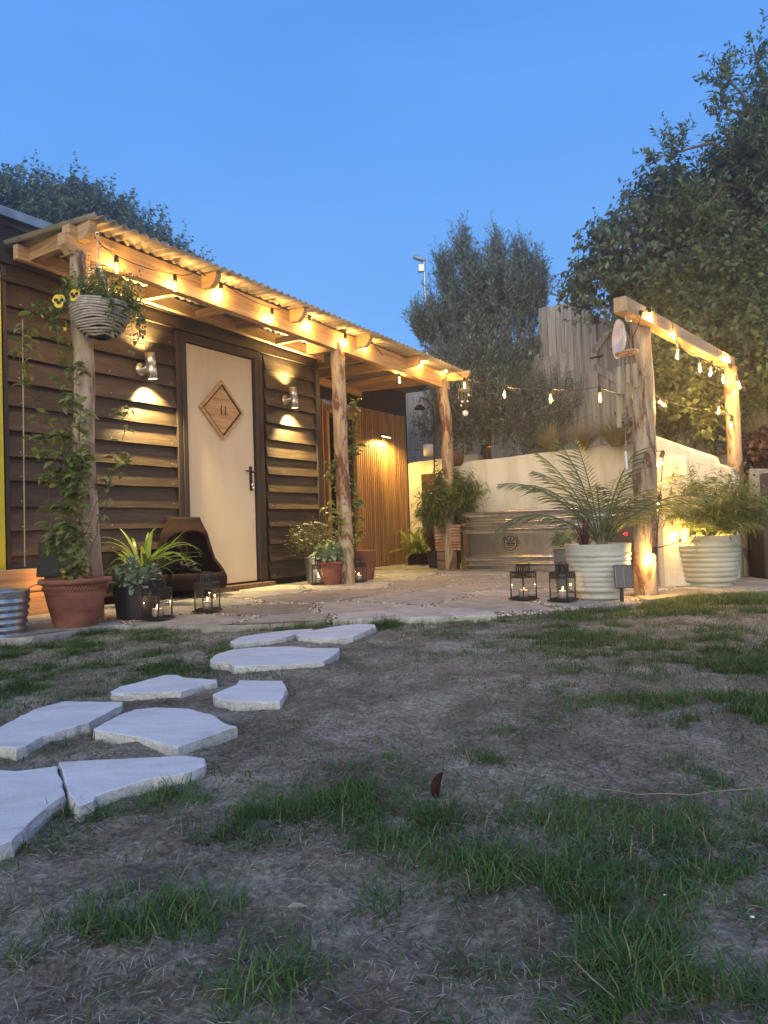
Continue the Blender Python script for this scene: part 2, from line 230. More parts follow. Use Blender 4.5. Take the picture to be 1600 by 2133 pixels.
# ------------------------------------------------------------------ mesh tools
class MB:
    def __init__(s): s.v = []; s.f = []; s.sm = []
    def add(s, V, F, smooth=False):
        o = len(s.v); s.v += [tuple(p) for p in V]; s.f += [tuple(i + o for i in q) for q in F]; s.sm += [smooth] * len(F); return s
    def box(s, c, d, rot=None, bev=.003):
        c = Vector(c); h = [x / 2 for x in d]; b = min(bev, min(h) * .45); V = []; idx = {}
        for sx in (-1, 1):
            for sy in (-1, 1):
                for sz in (-1, 1):
                    for k in range(3):
                        p = [sx * (h[0] - b), sy * (h[1] - b), sz * (h[2] - b)]; p[k] = (sx, sy, sz)[k] * h[k]
                        p = Vector(p)
                        if rot is not None: p = rot @ p
                        idx[(sx, sy, sz, k)] = len(V); V.append(c + p)
        F = []
        for k in range(3):
            a1, a2 = [i for i in range(3) if i != k]
            for sg in (-1, 1):
                q = []
                for (p1, p2) in ((-1, -1), (1, -1), (1, 1), (-1, 1)):
                    t = [0, 0, 0]; t[k] = sg; t[a1] = p1; t[a2] = p2; q.append(idx[(t[0], t[1], t[2], k)])
                if (sg == 1) == (k == 1): q.reverse()
                F.append(q)
        for k in range(3):
            a1, a2 = [i for i in range(3) if i != k]
            for s1 in (-1, 1):
                for s2 in (-1, 1):
                    def I(e, kk):
                        t = [0, 0, 0]; t[k] = e; t[a1] = s1; t[a2] = s2; return idx[(t[0], t[1], t[2], kk)]
                    q = [I(-1, a1), I(1, a1), I(1, a2), I(-1, a2)]
                    if (s1 * s2 == 1) == (k == 1): q.reverse()
                    F.append(q)
        for sx in (-1, 1):
            for sy in (-1, 1):
                for sz in (-1, 1):
                    q = [idx[(sx, sy, sz, 0)], idx[(sx, sy, sz, 1)], idx[(sx, sy, sz, 2)]]
                    if sx * sy * sz < 0: q.reverse()
                    F.append(q)
        return s.add(V, F)
    def tube(s, path, r, n=8, cap=True, smooth=True, wob=0.):
        path = [Vector(p) for p in path]; rr = r if hasattr(r, '__len__') else [r] * len(path)
        V = []; prev = None
        for i, p in enumerate(path):
            t = (path[min(i + 1, len(path) - 1)] - path[max(i - 1, 0)]).normalized()
            if prev is None:
                a = Vector((0, 0, 1)) if abs(t.z) < .9 else Vector((1, 0, 0)); u = t.cross(a).normalized()
            else: u = (prev - t * prev.dot(t)).normalized()
            prev = u; w = t.cross(u)
            for k in range(n):
                an = 2 * math.pi * k / n; q = rr[i]
                if wob: q *= 1 + wob * mnoise.noise(Vector((math.cos(an) * 1.3 + path[0].x, math.sin(an) * 1.3, p.z * 3.5 + path[0].y)))
                V.append(p + (u * math.cos(an) + w * math.sin(an)) * q)
        F = []
        for i in range(len(path) - 1):
            for k in range(n):
                k2 = (k + 1) % n; F.append((i * n + k, i * n + k2, (i + 1) * n + k2, (i + 1) * n + k))
        s.add(V, F, smooth)
        if cap: s.add([V[k] for k in range(n)], [tuple(range(n - 1, -1, -1))]); s.add([V[-n + k] for k in range(n)], [tuple(range(n))])
        return s
    def lathe(s, prof, n=32, c=(0, 0, 0), sx=1., sy=1., smooth=True, axis=None):
        V = []; c = Vector(c)
        for r, z in prof:
            for k in range(n):
                a = 2 * math.pi * k / n; p = Vector((r * math.cos(a) * sx, r * math.sin(a) * sy, z))
                if axis is not None: p = axis @ p
                V.append(c + p)
        F = []
        for i in range(len(prof) - 1):
            for k in range(n):
                k2 = (k + 1) % n; F.append((i * n + k, i * n + k2, (i + 1) * n + k2, (i + 1) * n + k))
        return s.add(V, F, smooth)
    def disc(s, r, c=(0, 0, 0), n=24, axis=None):
        c = Vector(c); V = []
        for k in range(n):
            a = 2 * math.pi * k / n; p = Vector((r * math.cos(a), r * math.sin(a), 0))
            if axis is not None: p = axis @ p
            V.append(c + p)
        return s.add(V, [tuple(range(n))])
    def prism(s, poly, z0, z1, chamf=0.):
        n = len(poly); cx = sum(p[0] for p in poly) / n; cy = sum(p[1] for p in poly) / n
        V = [(p[0], p[1], z0) for p in poly] + [(p[0], p[1], z1 - chamf) for p in poly]
        F = [tuple(range(n - 1, -1, -1))] + [(k, (k + 1) % n, n + (k + 1) % n, n + k) for k in range(n)]
        if chamf:
            for p in poly:
                dx, dy = p[0] - cx, p[1] - cy; l = math.hypot(dx, dy) or 1; V.append((p[0] - dx / l * chamf, p[1] - dy / l * chamf, z1))
            F += [(n + k, n + (k + 1) % n, 2 * n + (k + 1) % n, 2 * n + k) for k in range(n)] + [tuple(range(2 * n, 3 * n))]
        else: F += [tuple(range(n, 2 * n))]
        return s.add(V, F)
    def extr(s, poly, axis, a0, a1):
        """polygon in the plane normal to the axis (0 x, 1 y, 2 z), pushed from a0 to a1"""
        n = len(poly)
        def P(p, t): return {0: (t, p[0], p[1]), 1: (p[0], t, p[1]), 2: (p[0], p[1], t)}[axis]
        V = [P(p, a0) for p in poly] + [P(p, a1) for p in poly]
        F = [tuple(range(n - 1, -1, -1)), tuple(range(n, 2 * n))] + [(k, (k + 1) % n, n + (k + 1) % n, n + k) for k in range(n)]
        return s.add(V, F)
    def mesh(s, name):
        me = bpy.data.meshes.new(name); me.from_pydata(s.v, [], s.f); me.polygons.foreach_set('use_smooth', s.sm)
        me.update(); return me
def link(name, me, mat, parent=None, mtx=None):
    o = bpy.data.objects.new(name, me); COL.objects.link(o)
    if mat is not None and me is not None and len(me.materials) == 0: me.materials.append(MT[mat] if isinstance(mat, str) else mat)
    if parent: o.parent = parent
    if mtx is not None: o.matrix_basis = mtx
    return o
def part(name, mb, mat, parent=None, mtx=None, label=None, kind=None):
    o = link(name, mb.mesh(name) if isinstance(mb, MB) else mb, mat, parent, mtx)
    if label: o['label'] = label
    if kind: o['kind'] = kind
    return o
def tag(o, label, cat, group=None):
    o['label'] = label; o['category'] = cat
    if group: o['group'] = group
    return o
def thing(name, label, cat, loc=(0, 0, 0), rz=0., group=None, rot=None):
    o = bpy.data.objects.new(name, None); COL.objects.link(o); o.location = loc; o.rotation_euler = rot or (0, 0, rz); o.empty_display_size = .1
    return tag(o, label, cat, group)
def copy_tree(o, parent=None):
    c = o.copy(); COL.objects.link(c)
    if parent: c.parent = parent; c.matrix_parent_inverse = o.matrix_parent_inverse
    for ch in list(o.children): copy_tree(ch, c)
    return c
def lamp(name, loc, watts, col=(1, .62, .22), size=.012, parent=None, kind='POINT', rot=None, spot=None, blend=.6):
    l = bpy.data.lights.new(name, kind); l.energy = watts; l.color = col; l.shadow_soft_size = size
    if spot: l.spot_size = spot; l.spot_blend = blend
    o = bpy.data.objects.new(name, l); COL.objects.link(o); o.location = loc
    if rot: o.rotation_euler = rot
    if parent: o.parent = parent
    return o
def fast_mesh(name, V, F, rnd=None, smooth=False):
    """V (n,3), F (m,k) arrays"""
    me = bpy.data.meshes.new(name); V = np.ascontiguousarray(V, np.float32); F = np.ascontiguousarray(F, np.int32); m_, k = F.shape
    me.vertices.add(len(V)); me.vertices.foreach_set('co', V.ravel()); me.loops.add(m_ * k); me.loops.foreach_set('vertex_index', F.ravel())
    me.polygons.add(m_); me.polygons.foreach_set('loop_start', np.arange(0, m_ * k, k, dtype=np.int32)); me.polygons.foreach_set('loop_total', np.full(m_, k, np.int32))
    if smooth: me.polygons.foreach_set('use_smooth', np.ones(m_, bool))
    if rnd is not None:
        a = me.attributes.new('rnd', 'FLOAT', 'POINT'); a.data.foreach_set('value', np.ascontiguousarray(rnd, np.float32))
    me.update(calc_edges=True); return me
def nrm(a): return a / np.maximum(np.linalg.norm(a, axis=1, keepdims=True), 1e-9)
def leaf_arrays(P, Dv, Nv, L, W, fold=.25, droop=.25, rnd=None):
    P = np.asarray(P, float); n = len(P); Dv = nrm(np.asarray(Dv, float)); Nv = np.asarray(Nv, float); S = nrm(np.cross(Dv, Nv)); Nn = nrm(np.cross(S, Dv))
    L = np.broadcast_to(L, n)[:, None]; W = np.broadcast_to(W, n)[:, None]
    mid = P + Dv * L * .45
    V = np.stack([P, mid + S * W * .5 + Nn * W * fold, mid - S * W * .5 + Nn * W * fold, mid, P + Dv * L - Nn * L * droop], 1).reshape(-1, 3)
    i = np.arange(n)[:, None] * 5
    F = np.concatenate([i + np.array([[0, 3, 4, 1]]), i + np.array([[0, 2, 4, 3]])], 0)
    r = RNG.random(n) if rnd is None else rnd
    return V, F, np.repeat(r, 5)
def merge(parts):
    Vs, Fs, Rs, o = [], [], [], 0
    for V, F, r in parts: Vs.append(V); Fs.append(F + o); Rs.append(r); o += len(V)
    return np.concatenate(Vs), np.concatenate(Fs), np.concatenate(Rs)
def leaves_obj(name, arrs, mat, parent=None, kind=None):
    V, F, r = merge(arrs) if isinstance(arrs, list) else arrs
    return part(name, fast_mesh(name, V, F, r), mat, parent, kind=kind)
def twig_arrays(A, B, ra, rb):
    """three-sided tapered sticks from A to B"""
    n = len(A); d = nrm(B - A); ref = np.where(np.abs(d[:, 2:3]) < .9, np.array([[0, 0, 1.]]), np.array([[1., 0, 0]])); u = nrm(np.cross(d, ref)); w = np.cross(d, u)
    V = []
    for (Q, r) in ((A, ra), (B, rb)):
        for k in range(3):
            an = 2.094 * k; V.append(Q + (u * math.cos(an) + w * math.sin(an)) * r)
    V = np.stack(V, 1).reshape(-1, 3); i = np.arange(n)[:, None] * 6
    F = np.concatenate([i + np.array([[k, (k + 1) % 3, 3 + (k + 1) % 3, 3 + k]]) for k in range(3)], 0)
    return V, F, np.repeat(RNG.random(n), 6)
def rvec(n): return nrm(RNG.normal(size=(n, 3)))
def crown(ells, nshoot, slen, nleaf, L, W, outw=.6, up=.5, fold=.25, droop=.2, spread=.8, leafdown=0., shell=.4, side='both', vw=.7):
    """shoots set through a set of ellipsoids ((centre), (radii)); each carries leaves along it"""
    vol = np.array([e[1][0] * e[1][1] * e[1][2] for e in ells]) ** vw; pr = vol / vol.sum()
    k = RNG.choice(len(ells), nshoot, p=pr); C = np.array([e[0] for e in ells])[k]; Rr = np.array([e[1] for e in ells])[k]
    u = rvec(nshoot); rad = RNG.random(nshoot)[:, None] ** shell
    P0 = C + u * Rr * rad
    d = nrm(u * outw + np.array([[0, 0, up]]) + rvec(nshoot) * .45)
    sl = slen * (.5 + RNG.random(nshoot))[:, None]; bend = rvec(nshoot) * .25
    arr = []; tw = []
    prev = P0
    sr = RNG.random(nshoot)
    nseg = 4; segs = [P0]
    for j in range(1, nseg + 1):
        t = j / nseg; Q = P0 + d * sl * t + bend * sl * t * t; segs.append(Q)
    for j in range(nseg): tw.append(twig_arrays(segs[j], segs[j + 1], .004 * (1 - j / 5), .004 * (1 - (j + 1) / 5)))
    for j in range(nleaf):
        t = (j + RNG.random(nshoot)[:, None] * .6) / nleaf
        Q = P0 + d * sl * t + bend * sl * t * t
        s = rvec(nshoot); s = nrm(s - d * (s * d).sum(1, keepdims=True))
        ld = nrm(d * (1 - spread) + s * spread + np.array([[0, 0, -leafdown]]))
        nn = nrm(np.array([[0, 0, 1.]]) * .7 + rvec(nshoot) * .7)
        r = np.clip(.55 * sr + .45 * RNG.random(nshoot), 0, 1)
        arr.append(leaf_arrays(Q, ld, nn, L * (.6 + .6 * RNG.random(nshoot)), W * (.7 + .5 * RNG.random(nshoot)), fold, droop, r))
    return merge(arr), merge(tw)
def strip(P, W, sidev, fold=.15):
    """leaf blade along points P with widths W; returns MB-compatible V, F"""
    V = []; n = len(P)
    for i, p in enumerate(P):
        t = (P[min(i + 1, n - 1)] - P[max(i - 1, 0)]).normalized(); s_ = (sidev - t * sidev.dot(t)).normalized(); nn = s_.cross(t)
        V += [p + s_ * W[i] / 2 + nn * W[i] * fold, p, p - s_ * W[i] / 2 + nn * W[i] * fold]
    F = []
    for i in range(n - 1):
        a = i * 3; F += [(a, a + 1, a + 4, a + 3), (a + 1, a + 2, a + 5, a + 4)]
    return V, F
def rnd_attr(me, lo=0., hi=1.):
    a = me.attributes.new('rnd', 'FLOAT', 'POINT'); v = random.uniform(lo, hi); n = len(me.vertices)
    a.data.foreach_set('value', np.clip(v + RNG.normal(0, .05, n), 0, 1).astype(np.float32)); return me

# ------------------------------------------------------------------ the shed's frame: a along the wall, b out of it
TH = R(32); O = G(391, 1224, .06); O.z = 0
dA = Vector((math.sin(TH), math.cos(TH), 0)); nB = Vector((math.cos(TH), -math.sin(TH), 0))
def hp(a, b, z=0.): return O + dA * a + nB * b + Vector((0, 0, z))
def W(px, py, b=0.):
    r = ray(px, py); t = (b - (CAMP - O).dot(nB)) / r.dot(nB); p = CAMP + r * t; return (p - O).dot(dA), p.z
def AB(p): return (p - O).dot(dA), (p - O).dot(nB)
HR = -TH   # an object turned by HR has local x = b, local y = a

# ------------------------------------------------------------------ ground
def vnoise(x, y, s, seed=0):
    rg_ = np.random.default_rng(seed); T = rg_.random((256, 256)); x = x * s; y = y * s
    xi = np.floor(x).astype(int); yi = np.floor(y).astype(int); fx = x - xi; fy = y - yi; fx = fx * fx * (3 - 2 * fx); fy = fy * fy * (3 - 2 * fy)
    g_ = lambda a, b_: T[a % 256, b_ % 256]
    return (g_(xi, yi) * (1 - fx) + g_(xi + 1, yi) * fx) * (1 - fy) + (g_(xi, yi + 1) * (1 - fx) + g_(xi + 1, yi + 1) * fx) * fy
LZ = -.03
FRONT = [G(60, 1330), G(225, 1302), G(330, 1300), G(470, 1304), G(620, 1296), G(800, 1290), G(960, 1285), G(1120, 1277), G(1240, 1263), G(1330, 1254), G(1430, 1240), G(1620, 1232)]
def front_y(x):
    return np.interp(x, [p.x for p in FRONT], [p.y for p in FRONT])
def ground_z(x, y):
    x = np.asarray(x, float); y = np.asarray(y, float)
    h = LZ + .016 * (vnoise(x, y, 5, 1) - .5) + .012 * (vnoise(x, y, 19, 2) - .5) + .005 * (vnoise(x, y, 60, 3) - .5)
    back = np.clip((y - front_y(x) + .02) / .12, 0, 1)
    return h * (1 - back) + (-.075) * back
us = np.linspace(-1, 1, 420); vs = np.linspace(0, 1, 420)
X = 3.6 * us + 76.4 * us ** 7; Y = -3 + 8.5 * vs + 80 * vs ** 9
XX, YY = np.meshgrid(X, Y); ZZ = ground_z(XX, YY)
V = np.stack([XX.ravel(), YY.ravel(), ZZ.ravel()], 1); i = (np.arange(419)[:, None] * 420 + np.arange(419)[None]).ravel()[:, None]
gr = part('lawn_ground', fast_mesh('lawn_ground', V, i + np.array([[0, 1, 421, 420]]), smooth=True), 'lawn'); gr['kind'] = 'structure'; gr['label'] = 'worn lawn of dry brown earth with patchy grass'

# grass: patches read off the photograph, then thin growth everywhere
PATCH = [(120, 1345, 210, 35, 1.2), (230, 1400, 260, 35, .8), (60, 1440, 120, 22, .6), (420, 1370, 90, 25, .5), (90, 1545, 130, 25, .4),
         (200, 1685, 120, 22, 1.0), (380, 1650, 80, 25, .7), (60, 1770, 90, 40, .4),
         (560, 1300, 50, 9, .9), (700, 1296, 150, 10, 1.3), (900, 1292, 170, 13, 1.3), (1100, 1282, 120, 13, 1.2), (1220, 1268, 90, 13, 1.3), (1030, 1278, 40, 6, 1),
         (1430, 1262, 150, 16, 1.8), (1560, 1252, 90, 14, 1.7), (1250, 1330, 260, 32, 1.0), (1480, 1365, 200, 30, 1.3), (1560, 1400, 120, 30, .9),
         (1500, 1475, 150, 30, 1.3), (1250, 1440, 180, 30, .45), (1290, 1500, 120, 25, .35),
         (1012, 1575, 38, 20, 1.0), (930, 1520, 30, 14, .5), (800, 1590, 45, 18, .5), (585, 1530, 35, 25, .35), (1480, 1600, 60, 28, .5), (1060, 1520, 40, 14, .4),
         (720, 1660, 90, 45, 1.2), (540, 1710, 110, 40, 1.3), (800, 1745, 60, 40, .7), (900, 1700, 50, 35, .9), (880, 1760, 60, 30, .5),
         (310, 1905, 120, 45, 1.2), (100, 1980, 90, 40, .7), (480, 1830, 70, 45, .35), (790, 1895, 55, 35, 1.0), (600, 2050, 110, 60, 1.0), (420, 2110, 90, 50, .3),
         (1150, 1700, 120, 60, .5), (1380, 1720, 150, 60, .45), (1520, 1690, 110, 70, .7), (1250, 1820, 260, 60, .6), (1010, 1850, 110, 70, .8), (1180, 1870, 150, 60, .7),
         (950, 1990, 90, 50, .7), (1330, 2000, 180, 80, 1.0), (1450, 2070, 160, 70, 1.0), (1200, 2090, 160, 50, .6), (950, 2100, 70, 50, .6), (1560, 2110, 60, 40, .8), (1520, 1800, 110, 60, .7)]
def grass_field():
    P = []; Hh = []
    for (px, py, rx, ry, dn) in PATCH:
        rx *= 1.35; ry *= 1.35
        c = G(px, py, LZ); dist = c.y; sx = rx * dist / FPX; sy = ry * dist * dist / (FPX * (CAMH - LZ))
        area = math.pi * sx * sy; dens = 44000 * dn * min(1., (1.9 / dist) ** 1.0)
        n = int(area * dens * 1.6)
        x = c.x + RNG.normal(0, .5, n) * sx; y = c.y + RNG.normal(0, .5, n) * sy
        keep = RNG.random(n) < np.clip((vnoise(x, y, 7, 11) * .55 + vnoise(x, y, 22, 12) * .45 - .43) * 3.4, .04, 1)
        P.append(np.stack([x, y], 1)[keep]); Hh.append(np.full(keep.sum(), (.55 + .45 * min(dn, 1.3)) * (1.55 if py < 1305 else 1.)))
    n = 300000
    y = .3 + 4.6 * RNG.random(n) ** 1.2; x = (RNG.random(n) * 2 - 1) * (.6 + .75 * y)
    keep = RNG.random(n) < np.clip((vnoise(x, y, 3, 21) * .45 + vnoise(x, y, 13, 22) * .55 - .40) * 2.4 + .25 * np.clip(x * .5, 0, .6), .10, .9)
    P.append(np.stack([x, y], 1)[keep]); Hh.append(np.full(keep.sum(), .38))
    P = np.concatenate(P); Hh = np.concatenate(Hh)
    ok = P[:, 1] < front_y(P[:, 0]) + .05
    return P[ok], Hh[ok]
GP, GH = grass_field()
STONES_PX = None
def blades(P2, H, mat, name, wid=.0019, lay=.85):
    n = len(P2); z = ground_z(P2[:, 0], P2[:, 1]) - .003
    B = np.column_stack([P2, z]); an = RNG.random(n) * 6.283; lean = (.15 + 1.3 * RNG.random(n) ** 1.1) * lay * 1.8
    hz = np.stack([np.cos(an), np.sin(an), np.zeros(n)], 1); h = (.014 + .034 * RNG.random(n) ** 1.8) * H
    dirv = hz * lean[:, None] + np.array([[0, 0, 1.]]); dirv = nrm(dirv)
    side = np.stack([-np.sin(an), np.cos(an), np.zeros(n)], 1); w = wid * (.6 + .8 * RNG.random(n))[:, None]
    M1 = B + dirv * h[:, None] * .55; T = M1 + nrm(dirv + hz * .7 * lay - np.array([[0, 0, .25]])) * h[:, None] * .6
    V = np.stack([B - side * w * .5, B + side * w * .5, M1 + side * w * .42, M1 - side * w * .42, T + side * w * .08, T - side * w * .08], 1).reshape(-1, 3)
    i = np.arange(n)[:, None] * 6; F = np.concatenate([i + np.array([[0, 1, 2, 3]]), i + np.array([[3, 2, 4, 5]])], 0)
    r = np.clip(vnoise(P2[:, 0], P2[:, 1], 7, 31) * .6 + RNG.random(n) * .5 - .05, 0, .92); r[RNG.random(n) < .07] = 1.
    return V, F, np.repeat(r, 6)

# ------------------------------------------------------------------ stepping stones on the lawn
STONE = [
 ([(957,312),(1000,292),(1100,277),(1200,265),(1303,259),(1288,270),(1235,280),(1190,295),(1120,308),(1030,318),(975,325)], 'long thin pale stepping stone beside the patio edge, left of the two farthest'),
 ([(1233,283),(1300,265),(1400,248),(1480,239),(1560,240),(1567,250),(1510,275),(1470,290),(1400,298),(1320,297),(1245,292)], 'tapered pale stepping stone nearest the patio, its tip pointing right'),
 ([(872,388),(900,365),(970,345),(1080,335),(1220,332),(1300,340),(1413,339),(1413,350),(1385,372),(1350,395),(1250,405),(1100,413),(975,415),(950,402),(880,400)], 'widest pale stepping stone, lying just before the two at the patio'),
 ([(456,520),(500,500),(600,475),(680,452),(740,450),(770,462),(900,470),(905,480),(850,492),(755,520),(600,525),(470,528)], 'pale angular stepping stone on the grass side, halfway along the path'),
 ([(885,530),(930,512),(985,490),(995,472),(1100,475),(1180,475),(1195,510),(1180,545),(1165,562),(1060,560),(960,562),(895,545)], 'smallest squarish stepping stone, alone on bare earth'),
 ([(-60,700),(0,665),(150,590),(270,560),(400,562),(512,562),(505,580),(460,600),(370,650),(250,685),(180,705),(110,745),(70,757),(0,750),(-50,735)], 'pale stepping stone cut off by the left edge, with a dark broken side'),
 ([(387,675),(490,620),(560,595),(650,585),(790,592),(900,620),(910,635),(935,650),(985,665),(940,682),(860,710),(740,752),(600,715),(395,682)], 'large six sided stepping stone with pointed front corner and chipped right edge'),
 ([(245,812),(400,803),(600,795),(770,786),(855,797),(857,828),(770,862),(700,875),(640,880),(540,910),(400,955),(390,975),(330,1000),(290,950),(262,870)], 'wedge shaped stepping stone with jagged front edge and grass growing against it'),
 ([(-150,845),(0,845),(70,850),(238,830),(255,880),(272,945),(210,990),(150,1040),(50,1140),(0,1160),(-150,1175)], 'nearest stepping stone, big, at the bottom left of the path'),
]
stone_xy = []
for poly, lab in STONE:
    top = -.006
    pts = [G(x / 2, 1180 + y / 2, top) for x, y in poly]; pts2 = []
    for k, p in enumerate(pts):
        q = pts[(k + 1) % len(pts)]; m_ = max(1, int((q - p).length / .022))
        for j in range(m_):
            t = j / m_; pp = p.lerp(q, t); nz = mnoise.noise(pp * 30) * .004 + mnoise.noise(pp * 90) * .0016
            nn = Vector((q.y - p.y, p.x - q.x, 0)).normalized(); pts2.append(pp + nn * nz)
    stone_xy.append(np.array([(p.x, p.y) for p in pts2]))
    c = sum(pts2, Vector()) / len(pts2); n = len(pts2); V = []; F = []
    sx_, sy_ = random.uniform(-.02, .02), random.uniform(-.02, .02)
    for (off, z) in ((-.004, -.042), (.0, -.030), (.001, -.018), (.0, -.008), (-.0012, -.0012), (-.004, .0)):
        for k, p in enumerate(pts2):
            a_, b_ = pts2[k - 1], pts2[(k + 1) % n]; nn = Vector((b_.y - a_.y, a_.x - b_.x, 0)).normalized()
            if nn.dot(p - c) < 0: nn = -nn
            oo = off + (.0045 * mnoise.noise(p * 55 + Vector((0, 0, z * 30))) + .003 * mnoise.noise(p * 160 + Vector((0, 0, z * 160))) if z < -.004 else 0)
            q = p + nn * oo; V.append((q.x - c.x, q.y - c.y, z + top + (.0012 * mnoise.noise(q * 25) if z > -.003 else 0)))
    for r_ in range(5):
        for k in range(n): F.append((r_ * n + k, r_ * n + (k + 1) % n, (r_ + 1) * n + (k + 1) % n, (r_ + 1) * n + k))
    mb = MB(); mb.add(V, F); mb.add(V[5 * n:], [tuple(range(n))])
    me = mb.mesh('stepping_stone')
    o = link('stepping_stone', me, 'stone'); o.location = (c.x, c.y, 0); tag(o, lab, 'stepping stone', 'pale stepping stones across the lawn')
def in_poly(P, poly):
    x, y = P[:, 0], P[:, 1]; ins = np.zeros(len(P), bool); n = len(poly)
    for k in range(n):
        x0, y0 = poly[k]; x1, y1 = poly[(k + 1) % n]; c_ = ((y0 > y) != (y1 > y)); xi = (x1 - x0) * (y - y0) / ((y1 - y0) or 1e-9) + x0; ins ^= c_ & (x < xi)
    return ins
def off_stones(P):
    m_ = np.zeros(len(P), bool)
    for s in stone_xy: m_ |= in_poly(P, s)
    return ~m_
k = off_stones(GP); GP = GP[k]; GH = GH[k]
V, F, r = blades(GP, GH, 'grass', 'grass')
part('grass', fast_mesh('grass', V, F, r), 'grass', kind='stuff')['label'] = 'patchy short green grass on the lawn'
n = 120000; y = .35 + 3.9 * RNG.random(n) ** 1.35; x = (RNG.random(n) * 2 - 1) * (.55 + .62 * y); P2 = np.stack([x, y], 1)
P2 = P2[off_stones(P2) & (y < front_y(x)) & (RNG.random(n) < np.clip(vnoise(x, y, 6, 41) * 1.4 - .1, .1, 1))]
n = len(P2); an = RNG.random(n) * 6.283; hz = np.stack([np.cos(an), np.sin(an), RNG.normal(0, .16, n)], 1); Ls = .008 + .04 * RNG.random(n) ** 2.2
B = np.column_stack([P2, ground_z(P2[:, 0], P2[:, 1]) + .002 + .005 * RNG.random(n)])
V, F, r = leaf_arrays(B, hz, np.tile([[0, 0, 1.]], (n, 1)) + rvec(n) * .3, Ls, .0012, 0, .1)
part('dry_straw', fast_mesh('dry_straw', V, F, r), 'straw', kind='stuff')['label'] = 'dead cut grass and straw strewn over the bare earth'

# ------------------------------------------------------------------ patio of crazy paving
patio_poly = [(p.x, p.y) for p in FRONT[:-1]]
corner = [hp(4.7, 3.6), hp(4.7, -.75), hp(1.9, -.75), hp(1.9, -.02), hp(-1.9, -.02)]
patio_poly = patio_poly + [(p.x, p.y) for p in (hp(1.4, 3.9), hp(3.9, 3.9))] + [(corner[0].x, corner[0].y), (corner[1].x, corner[1].y), (corner[2].x, corner[2].y), (corner[3].x, corner[3].y), (corner[4].x, corner[4].y)]
mb = MB(); mb.prism(patio_poly, -.10, -.022); patio = part('patio', mb, 'lawn'); patio['kind'] = 'structure'; patio['label'] = 'crazy paved patio of irregular sandstone flags with gravel joints'
def clip(poly, a, b_, c):   # keep a*x+b*y<=c
    out = []; n = len(poly)
    for k in range(n):
        p, q = poly[k], poly[(k + 1) % n]; dp = a * p[0] + b_ * p[1] - c; dq = a * q[0] + b_ * q[1] - c
        if dp <= 0: out.append(p)
        if dp * dq < 0: t = dp / (dp - dq); out.append((p[0] + (q[0] - p[0]) * t, p[1] + (q[1] - p[1]) * t))
    return out
seeds = []
random.seed(21)
for ia in range(-4, 10):
    for ib in range(-2, 9):
        a_, b_ = ia * .70 + random.uniform(-.24, .24) + (.35 if ib % 2 else 0), ib * .62 + random.uniform(-.22, .22); p = hp(a_, b_ + .1)
        if in_poly(np.array([[p.x, p.y]]), [tuple(q) for q in patio_poly])[0] or (p.y < 5.2 and float(front_y(p.x)) - .25 < p.y < 9): seeds.append((p.x, p.y))
flags = []
PP = [tuple(q) for q in patio_poly]
for (sx_, sy_) in seeds:
    poly = [(sx_ - .6, sy_ - .6), (sx_ + .6, sy_ - .6), (sx_ + .6, sy_ + .6), (sx_ - .6, sy_ + .6)]
    gap = random.uniform(.018, .050)
    for (tx, ty) in seeds:
        dx, dy = tx - sx_, ty - sy_; dd = math.hypot(dx, dy)
        if 0 < dd < 1.5: poly = clip(poly, dx / dd, dy / dd, (dx * (sx_ + tx) / 2 + dy * (sy_ + ty) / 2) / dd - gap)
        if len(poly) < 3: break
    if len(poly) < 3: continue
    # trim to the patio
    for (a_, b_, c_) in ((-nB.x, -nB.y, -(O.dot(nB) + (-.03 if (Vector((sx_, sy_, 0)) - O).dot(dA) < 1.85 else -.7) + .04)), (dA.x, dA.y, O.dot(dA) + 4.68)):
        poly = clip(poly, a_, b_, c_)
    fine = []
    for k in range(len(poly)):
        p, q = poly[k], poly[(k + 1) % len(poly)]; L_ = math.hypot(q[0] - p[0], q[1] - p[1]); m_ = max(1, int(L_ / .05))
        for j in range(m_):
            t = j / m_; x_, y_ = p[0] + (q[0] - p[0]) * t, p[1] + (q[1] - p[1]) * t
            x_ += .024 * mnoise.noise(Vector((x_ * 7, y_ * 7, 1))); y_ += .024 * mnoise.noise(Vector((x_ * 7, y_ * 7, 9)))
            y_ = max(y_, float(front_y(x_)) + .012 * mnoise.noise(Vector((x_ * 9, 0, 3)))); fine.append((x_, y_))
    ar = abs(sum(fine[k][0] * fine[(k + 1) % len(fine)][1] - fine[(k + 1) % len(fine)][0] * fine[k][1] for k in range(len(fine)))) / 2 if len(fine) > 2 else 0
    if ar < .012: continue
    flags.append(fine); cx = sum(p[0] for p in fine) / len(fine); cy = sum(p[1] for p in fine) / len(fine)
    mb = MB(); mb.prism([(p[0] - cx, p[1] - cy) for p in fine], -.045, random.uniform(-.005, .009), .004)
    o = part('flagstone', mb, 'flag', patio); o.location = (cx, cy, 0); o.rotation_euler = (random.uniform(-.006, .006), random.uniform(-.006, .006), 0)
